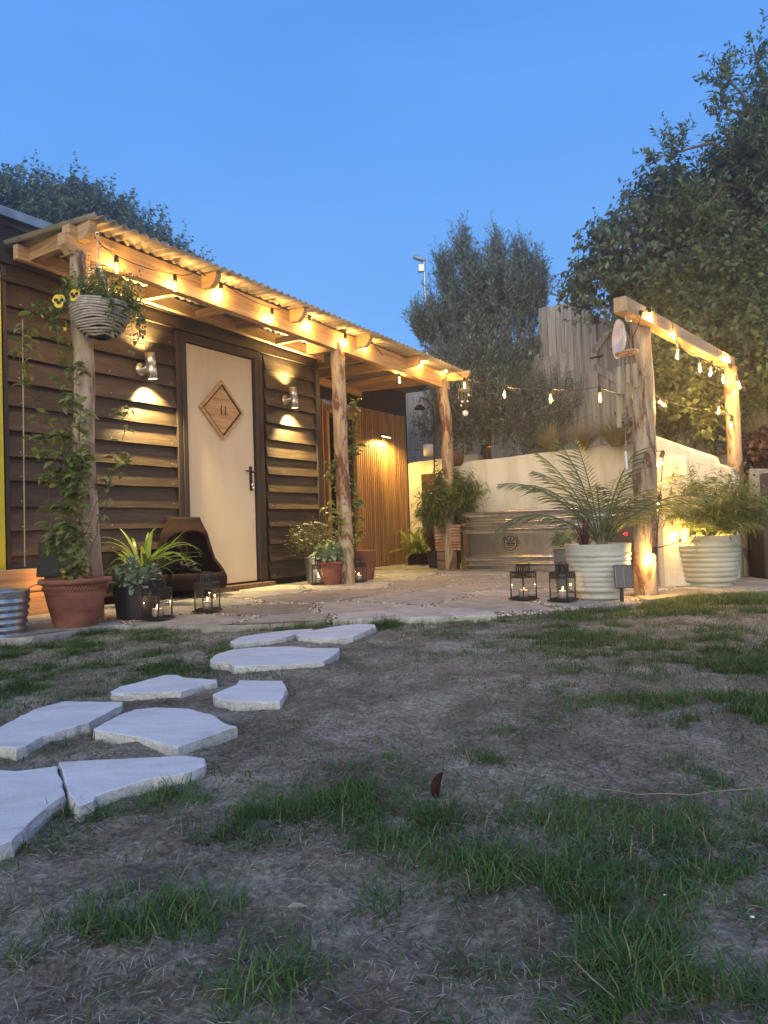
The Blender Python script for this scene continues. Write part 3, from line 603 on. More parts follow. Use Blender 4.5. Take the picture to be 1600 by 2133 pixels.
def pebbles(name, P2, z, parent=None, s0=.004, s1=.009, label=''):
    n = len(P2); s = s0 + (s1 - s0) * RNG.random(n); base = np.array([[1, 0, 0], [-1, 0, 0], [0, 1, 0], [0, -1, 0], [0, 0, 1], [0, 0, -1]], float)
    B = base[None] * (.7 + .6 * RNG.random((n, 6, 1))); an = RNG.random(n) * 6.283; c, s_ = np.cos(an), np.sin(an)
    Xr = B[..., 0] * c[:, None] - B[..., 1] * s_[:, None]; Yr = B[..., 0] * s_[:, None] + B[..., 1] * c[:, None]
    V = np.stack([Xr * 1.25, Yr, B[..., 2] * .7], 2) * s[:, None, None] + np.column_stack([P2, np.broadcast_to(z, n) + s * .3])[:, None]
    i = np.arange(n)[:, None] * 6; F = np.concatenate([i + np.array([t]) for t in ((0, 2, 4), (2, 1, 4), (1, 3, 4), (3, 0, 4), (2, 0, 5), (1, 2, 5), (3, 1, 5), (0, 3, 5))], 0)
    o = part(name, fast_mesh(name, V.reshape(-1, 3), F, np.repeat(RNG.random(n), 6), smooth=True), 'pebble', parent, kind='stuff'); o['label'] = label; return o
n = 130000; ab = np.stack([RNG.random(n) * 6.6 - 1.9, RNG.random(n) * 4.7 - .75], 1)
P2 = np.stack([O.x + dA.x * ab[:, 0] + nB.x * ab[:, 1], O.y + dA.y * ab[:, 0] + nB.y * ab[:, 1]], 1)
keep = in_poly(P2, PP)
for fl in flags: keep &= ~in_poly(P2, fl)
pebbles('gravel', P2[keep], -.0085, patio, s0=.0045, s1=.0095, label='small golden gravel filling the joints between the flags')
n = 5000; c = G(1545, 1236); P2 = np.stack([c.x + (RNG.random(n) - .35) * 1.0, c.y + (RNG.random(n) - .25) * .75], 1); P2 = P2[P2[:, 1] > front_y(P2[:, 0]) - .03]
pebbles('gravel_strip', P2, -.024, s0=.006, s1=.014, label='white and grey gravel strip beside the right hand pot')
n = 1800; c = G(75, 1300); P2 = np.stack([c.x + RNG.normal(0, .10, n), c.y + RNG.normal(0, .16, n)], 1)
pebbles('gravel_heap', P2, -.02, s0=.006, s1=.012, label='gravel lit orange between the galvanised tub and terracotta pot')
mb = MB(); q = [G(1385, 1262), G(1700, 1250), G(1700, 1190), G(1385, 1190)]; mb.prism([(p.x, p.y) for p in q], -.09, -.028); o = part('gravel_bed', mb, 'soil'); o['kind'] = 'structure'; o['label'] = 'earth under the gravel strip'

# ------------------------------------------------------------------ the clad shed
shed = thing('garden_shed', 'dark stained timber clad shed with tall cream door and steel wall lamps', 'shed', O, HR)
mb = MB(); mb.box((-1.15-.05, -1.25, 1.17), (2.3, 6.1, 2.36)); mb.box((-1.2, -.4, 2.39), (2.29, 4.3, .09)); part('wall', mb, 'darktrim', shed)
def plank_mesh(a0, a1, z, h=.185, seed=0, top=.004, bot=.052, th=.024):
    random.seed(seed); n = max(2, int((a1 - a0) / .12)); V = []; F = []
    tw = random.uniform(-.004, .006); dz = random.uniform(-.004, .004)
    for k in range(n + 1):
        a = a0 + (a1 - a0) * k / n; w = .0035 * mnoise.noise(Vector((a * 3, z * 9, seed))) + dz + .0012 * mnoise.noise(Vector((a * 22, z, 5)))
        V += [(top - .006, a, z + h), (top + .01, a, z + h), (bot + tw * k / n, a, z + w), (bot - th, a, z + w - .001)]
    for k in range(n):
        o_ = k * 4; F += [(o_ + j, o_ + (j + 1) % 4, o_ + 4 + (j + 1) % 4, o_ + 4 + j)[::-1] for j in range(4)]
    F += [(3, 2, 1, 0)[::-1], tuple(4 * n + j for j in range(4))[::-1]]
    mb = MB(); mb.add(V, F); return mb
sp_ = .1625
for k in range(-1, 13):
    z = .062 + sp_ * k
    if z < .0: z = .0
    if k < 0: continue
    part('cladding_plank', plank_mesh(.985, 1.745, z, seed=100 + k), 'clad', shed)
    part('cladding_plank', plank_mesh(-2.9 if z > 2.25 else -1.56, -.115, z, seed=200 + k), 'clad', shed)
nail = MB().lathe([(0, .0012), (.0035, .001), (.004, 0)], 8, axis=Matrix.Rotation(R(90), 3, 'Y')).mesh('nail'); nail.materials.append(MT['steel'])
for k in range(0, 13):
    for a_n in (1.03, 1.70, -.17, -.75, -1.45):
        random.seed(k * 7 + int(a_n * 10)); part('nail', nail, None, shed, Matrix.Translation((.0475, a_n + random.uniform(-.012, .012), .062 + sp_ * k + .03 + random.uniform(-.004, .004))))
for j, z in enumerate((2.17, 2.285)):
    part('header_plank', plank_mesh(-2.9, 1.80, z, h=.13, seed=300 + j, top=.012, bot=.062), 'clad', shed)
for a in (-.09, .905, 1.775):
    mb = MB(); mb.box((.032, a, 1.08), (.056, .05 if a < 1 else .07, 2.14)); part('corner_board', mb, 'darktrim', shed)
fr = MB(); fr.box((.02, -.035, 1.08), (.09, .05, 2.04)); fr.box((.02, .845, 1.08), (.09, .05, 2.04)); fr.box((.02, .405, 2.118), (.09, .93, .07)); part('door_frame', fr, 'darktrim', shed)
mb = MB(); mb.box((.06, .42, .022), (.16, 1.05, .044)); part('threshold', mb, 'wood', shed)
door = part('door', MB().box((.015, .405, 1.068), (.044, .80, 2.015), bev=.002), 'door', shed, label='plain cream painted shed door')
# sign: a wooden lozenge on the door
sc_ = (.395, 1.562); hw, hh = .268, .262
def lozenge(k, cx=sc_[0], cz=sc_[1]): return [(cx - hw * k, cz), (cx, cz - hh * k), (cx + hw * k, cz), (cx, cz + hh * k)]
def ring(mb, k0, k1, x0, x1):
    A_, B_ = lozenge(k0), lozenge(k1)
    for j in range(4): mb.extr([A_[j], A_[(j + 1) % 4], B_[(j + 1) % 4], B_[j]], 0, x0, x1)
sg = MB(); P_ = lozenge(1.0)
sg.add([(.038, y, z) for y, z in P_] + [(.056, y, z) for y, z in lozenge(.985)], [(0, 1, 5, 4), (1, 2, 6, 5), (2, 3, 7, 6), (3, 0, 4, 7), (3, 2, 1, 0), (4, 5, 6, 7)])
sign = part('sign_board', sg, 'timber', door, label='diamond shaped wooden sign with a dark inlaid line and two strokes')
mb = MB(); ring(mb, .875, .80, .0565, .0595); part('inlay_line', mb, 'inlay', door)
mb = MB(); ring(mb, .88, .985, .0562, .066); part('sign_frame', mb, 'timber', door)
for sgn in (-1, 1):
    mb = MB(); pth = [(.0585, sc_[0] + .012 + sgn * (.028 - .006 * abs(t)), sc_[1] + .04 * t) for t in (-1, -.6, 0, .6, 1)]
    mb.tube(pth, .0048, 6); part('sign_stroke', mb, 'inlay', door)
mb = MB(); mb.lathe([(.0, 0), (.019, 0), (.019, .006), (.0, .006)], 16, (.037, .752, 1.0), axis=Matrix.Rotation(R(90), 3, 'Y')); mb.box((.041, .752, .985), (.008, .036, .22), bev=.003); part('handle_plate', mb, 'black', door)
mb = MB(); mb.tube([(.04, .752, 1.045), (.085, .752, 1.045)], .009, 8); mb.tube([(.083, .762, 1.045), (.085, .70, 1.046), (.083, .645, 1.048)], [.009, .008, .007], 8); part('door_handle', mb, 'black', door)
mb = MB(); mb.tube([(.042, .752, .93), (.058, .752, .93)], .007, 8); mb.lathe([(0, 0), (.014, 0), (.014, .003), (0, .003)], 12, (.058, .752, .925), axis=Matrix.Rotation(R(90), 3, 'Y')); mb.box((.06, .756, .885), (.003, .007, .06), bev=.001); mb.lathe([(0, 0), (.011, 0), (.011, .003), (0, .003)], 12, (.062, .757, .895), axis=Matrix.Rotation(R(90), 3, 'Y')); part('key', mb, 'steel', door)
# higher roof and yellow door at the far left
mb = MB(); mb.box((-1.35, -2.05, 2.5), (2.42, 3.0, .30)); part('upper_wall', mb, 'slate', shed)
a0, z0 = W(0, 432, .02); mb = MB(); mb.extr([(.06, z0 - .06), (.06, z0 + .0), (-2.6, z0 + .35), (-2.6, z0 + .29)], 1, -3.6, -.55); part('roof', mb, 'sheet', shed)
yd = thing('yellow_door', 'bright yellow green door at the left edge beside the dark cladding', 'door', hp(-1.56, .0, 0), HR)
part('door_panel', MB().box((.035, -.45, 1.19), (.05, .86, 2.06), bev=.003), 'yellow', yd)
part('door_post', MB().box((.03, .008, 1.17), (.045, .03, 2.2)), 'darktrim', yd)
mb = MB(); mb.box((.065, -.075, 1.22), (.014, .03, .07)); mb.box((.065, -.075, 1.09), (.014, .03, .09)); part('hinge', mb, 'black', yd)

# wall lamps (up and down steel cylinders)
def wall_lamp(px, py, lab, up_):
    a, z = W(px, py, .13)
    t = thing('wall_lamp', lab, 'wall lamp', hp(a, .05, z), HR, 'steel cylinder wall lamps on the shed')
    part('back_plate', MB().lathe([(0, 0), (.05, 0), (.05, .012), (.0, .016)], 24, (-.01, -.03, -.02), axis=Matrix.Rotation(R(90), 3, 'Y')), 'steel', t)
    part('arm', MB().tube([(.0, -.03, -.02), (.05, -.02, -.01), (.06, 0, 0)], .011, 8), 'steel', t)
    tilt = Matrix.Rotation(R(7), 3, 'X')
    part('barrel', MB().lathe([(.034, -.1), (.038, -.1), (.038, -.004), (.036, -.002), (.036, .002), (.038, .004), (.038, .1), (.034, .1), (.034, -.1)], 24, (.075, 0, 0), axis=tilt), 'steel', t)
    part('lens', MB().disc(.0345, Vector((.075, 0, 0)) + tilt @ Vector((0, 0, -.098)), 20, axis=tilt), 'lens', t)
    if up_: part('lens', MB().disc(.0345, Vector((.075, 0, 0)) + tilt @ Vector((0, 0, .09)), 20, axis=tilt), 'lens', t)
    lamp('lamp_light', (.075, .01, -.105), 230, (1, .72, .28), .022, t, 'SPOT', (R(7), R(14), 0), R(105), .8)
    if up_: lamp('lamp_light', (.075, -.01, .105), 150, (1, .72, .28), .022, t, 'SPOT', (R(180 + 7), R(-12), 0), R(120), .9)
wall_lamp(316, 762, 'steel cylinder wall lamp left of the cream door', True)
wall_lamp(613, 828, 'steel cylinder wall lamp between the cream door and the slatted wall', True)

# ------------------------------------------------------------------ slatted cabin behind
RC = -.62
cab = thing('slatted_cabin', 'cabin front of narrow cedar slats with dark doorway, set back under the canopy', 'cabin', O, HR)
part('backing_wall', MB().box((RC - .06, 2.32, 1.0), (.05, 1.0, 2.1)), 'darktrim', cab)
part('backing_wall', MB().box((RC - .06, 4.10, 1.0), (.05, 1.34, 2.1)), 'darktrim', cab)
part('fascia_board', MB().box((RC - .06, 3.29, 2.27), (.07, 3.0, .38)), 'darktrim', cab)
part('end_panel', MB().box((RC - .4, 4.785, 1.2), (.74, .03, 2.4)), 'darktrim', cab); part('roof', MB().box((RC - .1, 4.15, 2.44), (1.0, 1.34, .05)), 'darktrim', cab)
sl = MB().box((0, 0, 1.04), (.013, .027, 2.06), bev=.002).mesh('slat'); sl.materials.append(MT['slat'])
a = 1.84; k = 0
while a < 4.76:
    if a < 2.80 or a > 3.46: part('slat', sl, None, cab, Matrix.Translation((RC - .026, a, 0)))
    elif k % 1 == 0 and True:
        pass
    a += .0475; k += 1
slt = MB().box((0, 0, 2.0), (.013, .027, .14), bev=.002).mesh('slat'); slt.materials.append(MT['slat'])
a = 2.82
while a < 3.46: part('slat', slt, None, cab, Matrix.Translation((RC - .026, a, 0))); a += .0475
mb = MB()
for aa in (2.845, 3.445): mb.box((RC - .01, aa, .97), (.06, .05, 1.90))
mb.box((RC - .01, 3.145, 1.935), (.06, .55, .05)); part('doorway_frame', mb, 'slat', cab)
gd = part('cabin_door', MB().box((RC - .05, 3.145, .985), (.012, .50, 1.83), bev=.001), 'darkglass', cab)
mb = MB()
for aa in (2.895, 3.395): mb.box((RC - .045, aa, .985), (.035, .05, 1.86))
mb.box((RC - .045, 3.145, .08), (.035, .45, .06)); mb.box((RC - .045, 3.145, 1.89), (.035, .45, .05)); part('door_rail', mb, 'darktrim', cab)
mb = MB(); mb.box((RC - .9, 3.0, 1.0), (.03, 1.2, 2.0)); mb.box((RC - .5, 2.4, 1.0), (.8, .03, 2.0)); mb.box((RC - .5, 3.6, 1.0), (.8, .03, 2.0)); mb.box((RC - .5, 3.0, 2.02), (.82, 1.2, .03)); mb.box((RC - .5, 3.0, .02), (.82, 1.2, .03)); mb.box((RC - .7, 3.0, .42), (.36, 1.14, .05)); part('cabin_interior', mb, 'timber', cab)
lamp('cabin_light', (RC - .55, 2.95, .3), 9, (1, .5, .14), .04, cab)
part('keypad', MB().box((RC + .008, 2.62, 1.12), (.03, .055, .14)), 'blackplastic', cab)
# drift wood shelf on top of slats, left
mb = MB(); mb.tube([(RC + .03, 1.80, 2.15), (RC + .05, 2.1, 2.12), (RC + .04, 2.4, 2.13), (RC + .03, 2.62, 2.09)], [.02, .018, .015, .01], 8, wob=.4); o = part('driftwood', mb, 'string'); 
o.location = O; o.rotation_euler = (0, 0, HR); tag(o, 'length of driftwood resting along the top of the slats beside the cladding', 'driftwood')
a, z = W(808, 912, RC + .1)
t = thing('wall_flood_light', 'small solar wall light shining down the cedar slats', 'wall light', hp(a, RC + .02, z), HR)
part('housing', MB().box((.05, 0, .03), (.11, .12, .016), Matrix.Rotation(R(18), 3, 'Y')), 'black', t); part('bracket', MB().box((.0, 0, .02), (.02, .05, .07)), 'black', t)
part('lens', MB().box((.055, 0, .014), (.08, .10, .008), Matrix.Rotation(R(18), 3, 'Y')), 'lens', t)
lamp('flood_light', (.085, 0, -.01), 120, (1, .62, .16), .03, t, 'SPOT', (0, R(10), 0), R(168), .5)

# ------------------------------------------------------------------ timber canopy
PB = .68
can = thing('porch_canopy', 'larch porch canopy on three peeled log posts with corrugated roof', 'canopy', O, HR)
def post_part(name, path, r, parent, seed, mat='post'):
    pts = []; n = 30
    path = [Vector(p) for p in path]
    for i_ in range(n + 1):
        t = i_ / n * (len(path) - 1); j = min(int(t), len(path) - 2); p = path[j].lerp(path[j + 1], t - j)
        p += Vector((mnoise.noise(Vector((seed, p.z * 1.6, 0))), mnoise.noise(Vector((seed, p.z * 1.6, 9))), 0)) * .012; pts.append(p)
    rr = [r * (1.08 - .16 * i_ / n + .07 * mnoise.noise(Vector((seed * 3, i_ * .45, 2)))) for i_ in range(n + 1)]
    mb = MB(); mb.tube(pts, rr, 20, wob=.16); return part(name, mb, mat, parent)
post_part('post', [(PB, -1.405, -.02), (PB, -1.44, 1.1), (PB, -1.45, 2.235)], .064, can, 3.1)
a2b, _ = W(722, 1200, PB); a2t, _ = W(703, 722, PB)
post_part('post', [(PB, a2b, -.02), (PB, (a2b + a2t) / 2 - .0, 1.1), (PB, a2t, 2.215)], .066, can, 5.7)
a3 = [W(920, 800, PB)[0], W(928, 860, PB)[0], W(932, 960, PB)[0]]
post_part('post', [(PB, a3[2] - .02, -.02), (PB, a3[2] + .0, 1.25), (PB, a3[1] + .01, 1.75), (PB, a3[0], 2.2)], .068, can, 9.2)
BA0, BA1 = -1.57, 3.47
TILT = Matrix.Translation((0, -1.4, 2.3)) @ Matrix.Rotation(-.022, 4, 'X') @ Matrix.Translation((0, 1.4, -2.3))   # the canopy falls a little to the far end
mb = MB(); mb.extr([(BA0 + .05, 2.205), (BA0, 2.25), (BA0, 2.325), (BA1, 2.325), (BA1, 2.205)], 0, PB - .035, PB + .035); part('front_beam', mb, 'timber', can, TILT)
mb = MB(); mb.box((.09, .15, 2.365), (.045, 3.3, .10), bev=.004); part('wall_beam', mb, 'timber', can, TILT)
mb = MB(); mb.box((RC + .06, 2.6, 2.33), (.05, 1.8, .09), bev=.004); part('wall_beam', mb, 'timber', can, TILT)
mb = MB(); mb.box((-.27, 1.82, 2.345), (.75, .045, .10), bev=.004); part('wall_beam', mb, 'timberx', can, TILT)
RA = [-1.46, -.44, .56, 1.56, 2.52, 3.43]
for k, a in enumerate(RA):
    b0 = .03 if a < 1.8 else RC + .03
    b1 = .86 if a < 3.4 else 1.0
    prof = [(b0, 2.335), (b0, 2.43), (b1, 2.385), (b1 + .004, 2.36), (b1 - .02, 2.315), (b1 - .06, 2.285)]
    mb = MB(); mb.extr(prof, 1, a - .024, a + .024)
    mt = TILT
    if k == 0: mt = TILT @ Matrix.Translation((.7, a, 0)) @ Matrix.Rotation(R(-7), 4, 'Z') @ Matrix.Translation((-.7, -a, 0))
    part('rafter', mb, 'timberx', can, mt)
for a in (-.95, .05, 1.05, 2.05, 3.0):
    wb = .1 if a < 1.8 else RC
    mb = MB(); mb.box(((PB + wb) / 2, a, 2.33), (PB - wb - .07, .045, .06)); part('noggin', mb, 'timberx', can, TILT)
for k, b in enumerate((.36, PB + .002)):
    mb = MB(); mb.box((b, 1.01 if k == 0 else .955, 2.398 if k == 0 else 2.3535), (.045 if k == 0 else .068, 4.80 if k == 0 else 5.0, .03 if k == 0 else .055)); part('batten', mb, 'timber', can, TILT)
# corrugated sheets: ridges run out from the wall
sheets = [(-1.53, -.42), (-.47, .62), (.57, 1.62), (1.57, 2.60), (2.55, 3.50)]
for k, (s0, s1) in enumerate(sheets):
    ny = int((s1 - s0) / .0075); av = np.linspace(s0, s1, ny); bn = 5; bv = np.linspace(.0 if s1 < 1.65 else RC, .935, bn)
    wig = .006 * np.array([mnoise.noise(Vector((x * 2, k, 0))) for x in av])
    V = []
    for off in (0, -.003):
        for j in range(bn): V.append(np.column_stack([np.full(ny, bv[j]) + (wig if j == bn - 1 else 0), av, 2.392 + .011 * np.sin(av / .078 * 2 * math.pi) + .0035 * (k % 2) + off + .052 * (.935 - bv[j])]))
    V = np.concatenate(V); F = []
    for lay in (0, 1):
        i = (np.arange(bn - 1)[:, None] * ny + np.arange(ny - 1)[None]).ravel()[:, None] + lay * bn * ny
        q = i + np.array([[0, 1, ny + 1, ny]]); F.append(q if lay == 0 else q[:, ::-1])
    e_ = (np.arange(ny - 1) + (bn - 1) * ny)[:, None]; F.append(e_ + np.array([[0, 1, 1 + bn * ny, bn * ny]]))
    part('corrugated_sheet', fast_mesh('corrugated_sheet', V, np.concatenate(F), smooth=True), 'roof', can, TILT)

# ------------------------------------------------------------------ retaining walls, raised bed
def wall_poly(name, lab, a, b0, b1, ztop0, ztop1, rad0, rad1, th=.22, zb=-.05, rz=0.):
    """rounded cream wall standing across, from b0 to b1, top running ztop0 -> ztop1"""
    w_ = b1 - b0; pr = [(0, zb)]
    def top(x): return ztop0 + (ztop1 - ztop0) * x / w_ + .012 * mnoise.noise(Vector((x * 1.7 + b0, a, 0)))
    if rad0:
        for k in range(9): an = R(180 - 90 * k / 8); pr.append((rad0 + rad0 * math.cos(an), top(0) - rad0 + rad0 * math.sin(an)))
    else: pr.append((0, top(0)))
    for k in range(1, 24): x = rad0 + (w_ - rad0 - rad1) * k / 24; pr.append((x, top(x)))
    if rad1:
        for k in range(9): an = R(90 - 90 * k / 8); pr.append((w_ - rad1 + rad1 * math.cos(an), top(w_) - rad1 + rad1 * math.sin(an)))
    else: pr.append((w_, top(w_)))
    pr.append((w_, zb)); pr = pr[::-1]
    n = len(pr); V = []; F = []
    cx = w_ / 2; cz = ztop0 / 2; prof = [(0.03, 0.0), (.008, .008), (0, .03), (0, th - .03), (.008, th - .008), (.03, th)]
    for ins, yy in prof:
        for (x, z) in pr: dx, dz = x - cx, z - cz; l = math.hypot(dx, dz); V.append((x - dx / l * ins, yy, z - dz / l * ins))
    for r_ in range(len(prof) - 1):
        for k in range(n): F.append((r_ * n + k, r_ * n + (k + 1) % n, (r_ + 1) * n + (k + 1) % n, (r_ + 1) * n + k))
    mb = MB(); mb.add(V, F, True); mb.add(V[:n], [tuple(range(n - 1, -1, -1))]); mb.add(V[-n:], [tuple(range(n))])
    o = part(name, mb, 'render'); o.location = hp(a, b0, 0); o.rotation_euler = (0, 0, HR + rz); tag(o, lab, 'retaining wall'); return o
wall_poly('retaining_wall', 'cream rendered wall end at the back, warm lit beside the cedar slats', 4.80, -.70, .42, 1.43, 1.47, .09, .05)
wall_poly('retaining_wall', 'long cream rendered retaining wall behind the steel tank', 3.92, .555, 4.12, 1.285, 1.40, .13, .13, .26)
wall_poly('retaining_wall', 'cream wall stretch with sloping rounded shoulder behind the right hand potted bamboo', 2.25, 3.12, 3.86, 1.27, .93, .05, .14, .3)
pc = G(1410, 1222); a_, b_ = AB(pc)
o = part('wall_pier', MB().box((0, .55, .47), (.24, 1.2, .98), bev=.03), 'render'); o.location = hp(a_ + .0, b_, 0); o.rotation_euler = (0, 0, HR + R(22)); tag(o, 'cream rendered wall pier between the log post and the sage ribbed pot', 'wall pier')
bed = MB(); bp = [hp(3.98, .62), hp(3.98, 4.1), hp(3.9, 9.), hp(9, 9), hp(9, -2.5), hp(4.72, -.4), hp(4.72, .52)]
bed.prism([(p.x, p.y) for p in bp], -.1, 1.24); o = part('raised_bed', bed, 'soil'); o['kind'] = 'structure'; o['label'] = 'raised planting bed of dark soil behind the retaining walls'
# brown planter, plank and block wall on the right
c = D(1640, 1140, 6.2); o = part('brown_planter', MB().box((0, 0, 0), (.56, .5, .85), bev=.01), 'brown'); o.location = (c.x, c.y, .42); o.rotation_euler = (0, 0, R(-6)); tag(o, 'tall dark brown planter box at the right edge', 'planter')
c = D(1625, 1008, 6.0); pl = thing('grey_plank', 'weathered grey plank with nail holes and white squiggles above the brown planter', 'plank', c, R(-8))
part('board', MB().box((0, 0, 0), (.47, .03, .24), Matrix.Rotation(R(3), 3, 'Y')), 'ledge', pl)
for z in (-.08, 0, .08): part('nail_hole', MB().lathe([(0, 0), (.009, 0), (0, .001)], 8, (-.20, -.017, z), axis=Matrix.Rotation(R(90), 3, 'X')), 'ink', pl)
for k in range(3):
    mb = MB(); x0 = -.125 + .022 * k; z0 = -.02 - .013 * k; mb.tube([(x0 + .011, -.018, z0 + .012), (x0, -.018, z0 + .007), (x0 + .001, -.018, z0 - .005), (x0 + .011, -.018, z0 - .01)], .0028, 5); part('squiggle', mb, 'pale_mark', pl)  # three thin pale curls on the board face
c = D(1522, 990, 6.1); o = part('stone_block', MB().box((0, 0, 0), (.10, .1, .13), bev=.012), 'ledge'); o.location = c; o.rotation_euler = (0, 0, R(-20)); tag(o, 'small grey block under the sloping wall shoulder', 'block')
part_ = MB().box((0, 0, 0), (.24, .2, .74), bev=.01); c = D(1528, 1090, 6.3); o = part('block_stack', part_, 'ledge'); o.location = (c.x, c.y + .12, .36); o.rotation_euler = (0, 0, R(-20)); tag(o, 'grey support under the small block, behind the bamboo pot', 'support')

# ------------------------------------------------------------------ back fence with gate
def fence_run(name, lab, p0, p1, ztop, zb, bw=.12, gate=False, zt1=None):
    d_ = (p1 - p0); d_.z = 0; L_ = d_.length; an = math.atan2(d_.y, d_.x)
    t = thing(name, lab, 'gate' if gate else 'fence', (p0.x, p0.y, 0), an)
    n = int(L_ / bw)
    for k in range(n):
        zt = ztop + ((zt1 - ztop) * k / n if zt1 else 0) + random.uniform(-.006, .006)
        part('fence_board', MB().box((bw * (k + .5), random.uniform(-.002, .004), (zt + zb) / 2), (bw - .007, .018, zt - zb), bev=.002), 'fence', t)
    for z in (zb + .3, (zb + ztop) / 2, ztop - .25): part('fence_rail', MB().box((L_ / 2, .03, z), (L_, .035, .08)), 'fence', t)
    if gate:
        for (x0, z0, x1, z1) in ((.04, ztop - .35, L_ - .04, ztop + .25), (.04, ztop - .52, L_ - .04, ztop - 1.0)):
            v_ = Vector((x1 - x0, 0, z1 - z0)); part('gate_brace', MB().box(((x0 + x1) / 2, -.03, (z0 + z1) / 2), (v_.length, .025, .09), Matrix.Rotation(-math.atan2(v_.z, v_.x), 3, 'Y')), 'fence', t)
        part('gate_frame', MB().box((.05, -.03, (ztop + zb) / 2), (.1, .025, ztop - zb)), 'fence', t)
        part('hinge', MB().box((.1, -.05, ztop - .42), (.2, .008, .02)), 'black', t)
    return t
p = lambda px, y: Vector((D(px, 800, y).x, D(px, 800, y).y, 0))
zz = lambda px, py, y: D(px, py, y).z
fence_run('wooden_fence', 'dark weathered board fence behind the outdoor shower', p(812, 11.7), p(950, 10.75), zz(870, 812, 11.2), 1.0)
fence_run('wooden_fence', 'low weathered fence stretch behind the olive tree', p(925, 10.6), p(1186, 9.7), zz(1100, 755, 10), .9, zt1=zz(1187, 735, 9.7))
fence_run('wooden_fence', 'tall grey board fence between the olive tree and the gate', p(1128, 9.95), p(1236, 9.5), zz(1180, 640, 9.9), .9)
fence_run('garden_gate', 'weathered wooden gate with diagonal braces beneath the tree', p(1236, 9.5), p(1345, 8.9), zz(1290, 665, 9.2), .9, gate=True)
fence_run('wooden_fence', 'board fence buried in the hedge at right', p(1345, 8.95), p(1700, 7.4), 2.2, .9)

# far houses and lamp post
h = thing('far_house', 'pale gabled roof end peeping over the canopy beside the olive tree', 'house', (D(893, 730, 26).x, 26, 0), R(15))
c = D(893, 727, 26); part('wall', MB().box((.25, .8, c.z / 2 - .2), (.5, 1.5, c.z - .2)), 'housewall', h); part('roof', MB().extr([(-.35, c.z - .2), (.35, c.z + .08), (1.0, c.z - .1), (1.0, c.z - .02), (.35, c.z + .16), (-.35, c.z - .12)], 1, -.2, 1.8), 'sheet', h)
h = thing('far_house', 'brown tiled roof ridge behind the fence, between olive tree and leafy tree', 'house', (D(1190, 640, 17).x, 17, 0), R(-12))
c = D(1195, 660, 17); part('wall', MB().box((.3, 1.2, c.z / 2 - .3), (2.6, 2.2, c.z - .7)), 'housewall', h); part('roof', MB().extr([(-1.6, c.z - .9), (.2, c.z + .03), (2.0, c.z - .9), (2.0, c.z - .8), (.2, c.z + .13), (-1.6, c.z - .8)], 1, -.1, 2.4), 'houseroof', h)
c = D(884, 560, 24); lp = thing('street_lamp', 'grey street lamp with box below its head, left of the olive tree', 'street lamp', (c.x, c.y, 0))
ZL = c.z; part('pole', MB().tube([(0, 0, 0), (0, 0, ZL + .28)], .05, 8), 'galv', lp); part('lamp_head', MB().box((-.15, 0, ZL + .33), (.42, .2, .10), Matrix.Rotation(R(22), 3, 'Y'), bev=.03), 'sheet', lp); part('control_box', MB().box((-.1, 0, ZL + .02), (.22, .15, .26), bev=.02), 'galv', lp)

# ------------------------------------------------------------------ outdoor shower by the fence
sh = thing('outdoor_shower', 'black outdoor shower with round rain head on its pipe', 'shower', (0, 0, 0))
P_ = [D(907, 1080, 9.2), D(903, 870, 9.2), D(901, 846, 9.2), D(888, 832, 9.2), D(876, 828, 9.2), D(874, 838, 9.2)]
o = part('pipe', MB().tube(P_, .009, 8), 'black', sh)
c = D(874, 848, 9.2); part('shower_head', MB().lathe([(0, .03), (.03, .025), (.068, -.02), (.07, -.03), (0, -.03)], 24, c), 'rust', sh)
c = D(893, 955, 9.6); o = part('white_planter', MB().lathe([(0, 0), (.075, 0), (.082, .15), (.076, .15), (.07, .02), (0, .02)], 28), 'white'); o.location = hp(AB(c)[0] + .35, AB(c)[1] - .18, 1.46); tag(o, 'white cylinder pot on top of the cream wall under the shower', 'pot')
c = D(947, 950, 9.3); o = part('clay_pot', MB().lathe([(0, 0), (.09, 0), (.12, .1), (.11, .17), (.08, .2), (.07, .17), (0, .16)], 24), 'wood'); o.location = (c.x, c.y, 1.26); tag(o, 'rounded brown clay pot on the bed behind the third log post', 'pot')
#PART3
# ------------------------------------------------------------------ string lights
bulb_me = MB().lathe([(.0, -.078), (.006, -.077), (.015, -.070), (.0215, -.058), (.0225, -.046), (.019, -.030), (.013, -.014), (.0115, 0)], 20).mesh('glass'); bulb_me.materials.append(MT['bulbglass'])
mb = MB()
for k in range(4):
    an = k * math.pi / 2 + .4; x, y = .006 * math.cos(an), .006 * math.sin(an); mb.tube([(x * .5, y * .5, -.012), (x * 1.2, y * 1.2, -.058)], .0016, 5)
fil_me = mb.mesh('filament'); fil_me.materials.append(MT['filament'])
soc_me = MB().lathe([(0, .048), (.006, .046), (.008, .04), (.0135, .034), (.0145, .0), (.013, -.004), (0, -.004)], 14).mesh('bulb'); soc_me.materials.append(MT['rope'])
def string_lights(name, lab, items, watts, cord, group=None):
    t = thing(name, lab, 'string lights', (0, 0, 0))
    for (p, rot, w) in items:
        b_ = link('bulb', soc_me, None, t); b_.location = p; b_.rotation_euler = rot; b_.scale = (1.06,) * 3
        link('glass', glass_me if False else bulb_me, None, b_); link('filament', fil_me, None, b_)
        lamp('bulb_light', (0, 0, -.04), watts * w, (1, .63, .22), .014, b_)
    for path in cord: part('cord', MB().tube(path, .0035, 6), 'rope', t)
    return t
def sag(a, b, s, n=8): return [a.lerp(b, i_ / n) + Vector((0, 0, -s * 4 * (i_ / n) * (1 - i_ / n))) for i_ in range(n + 1)]
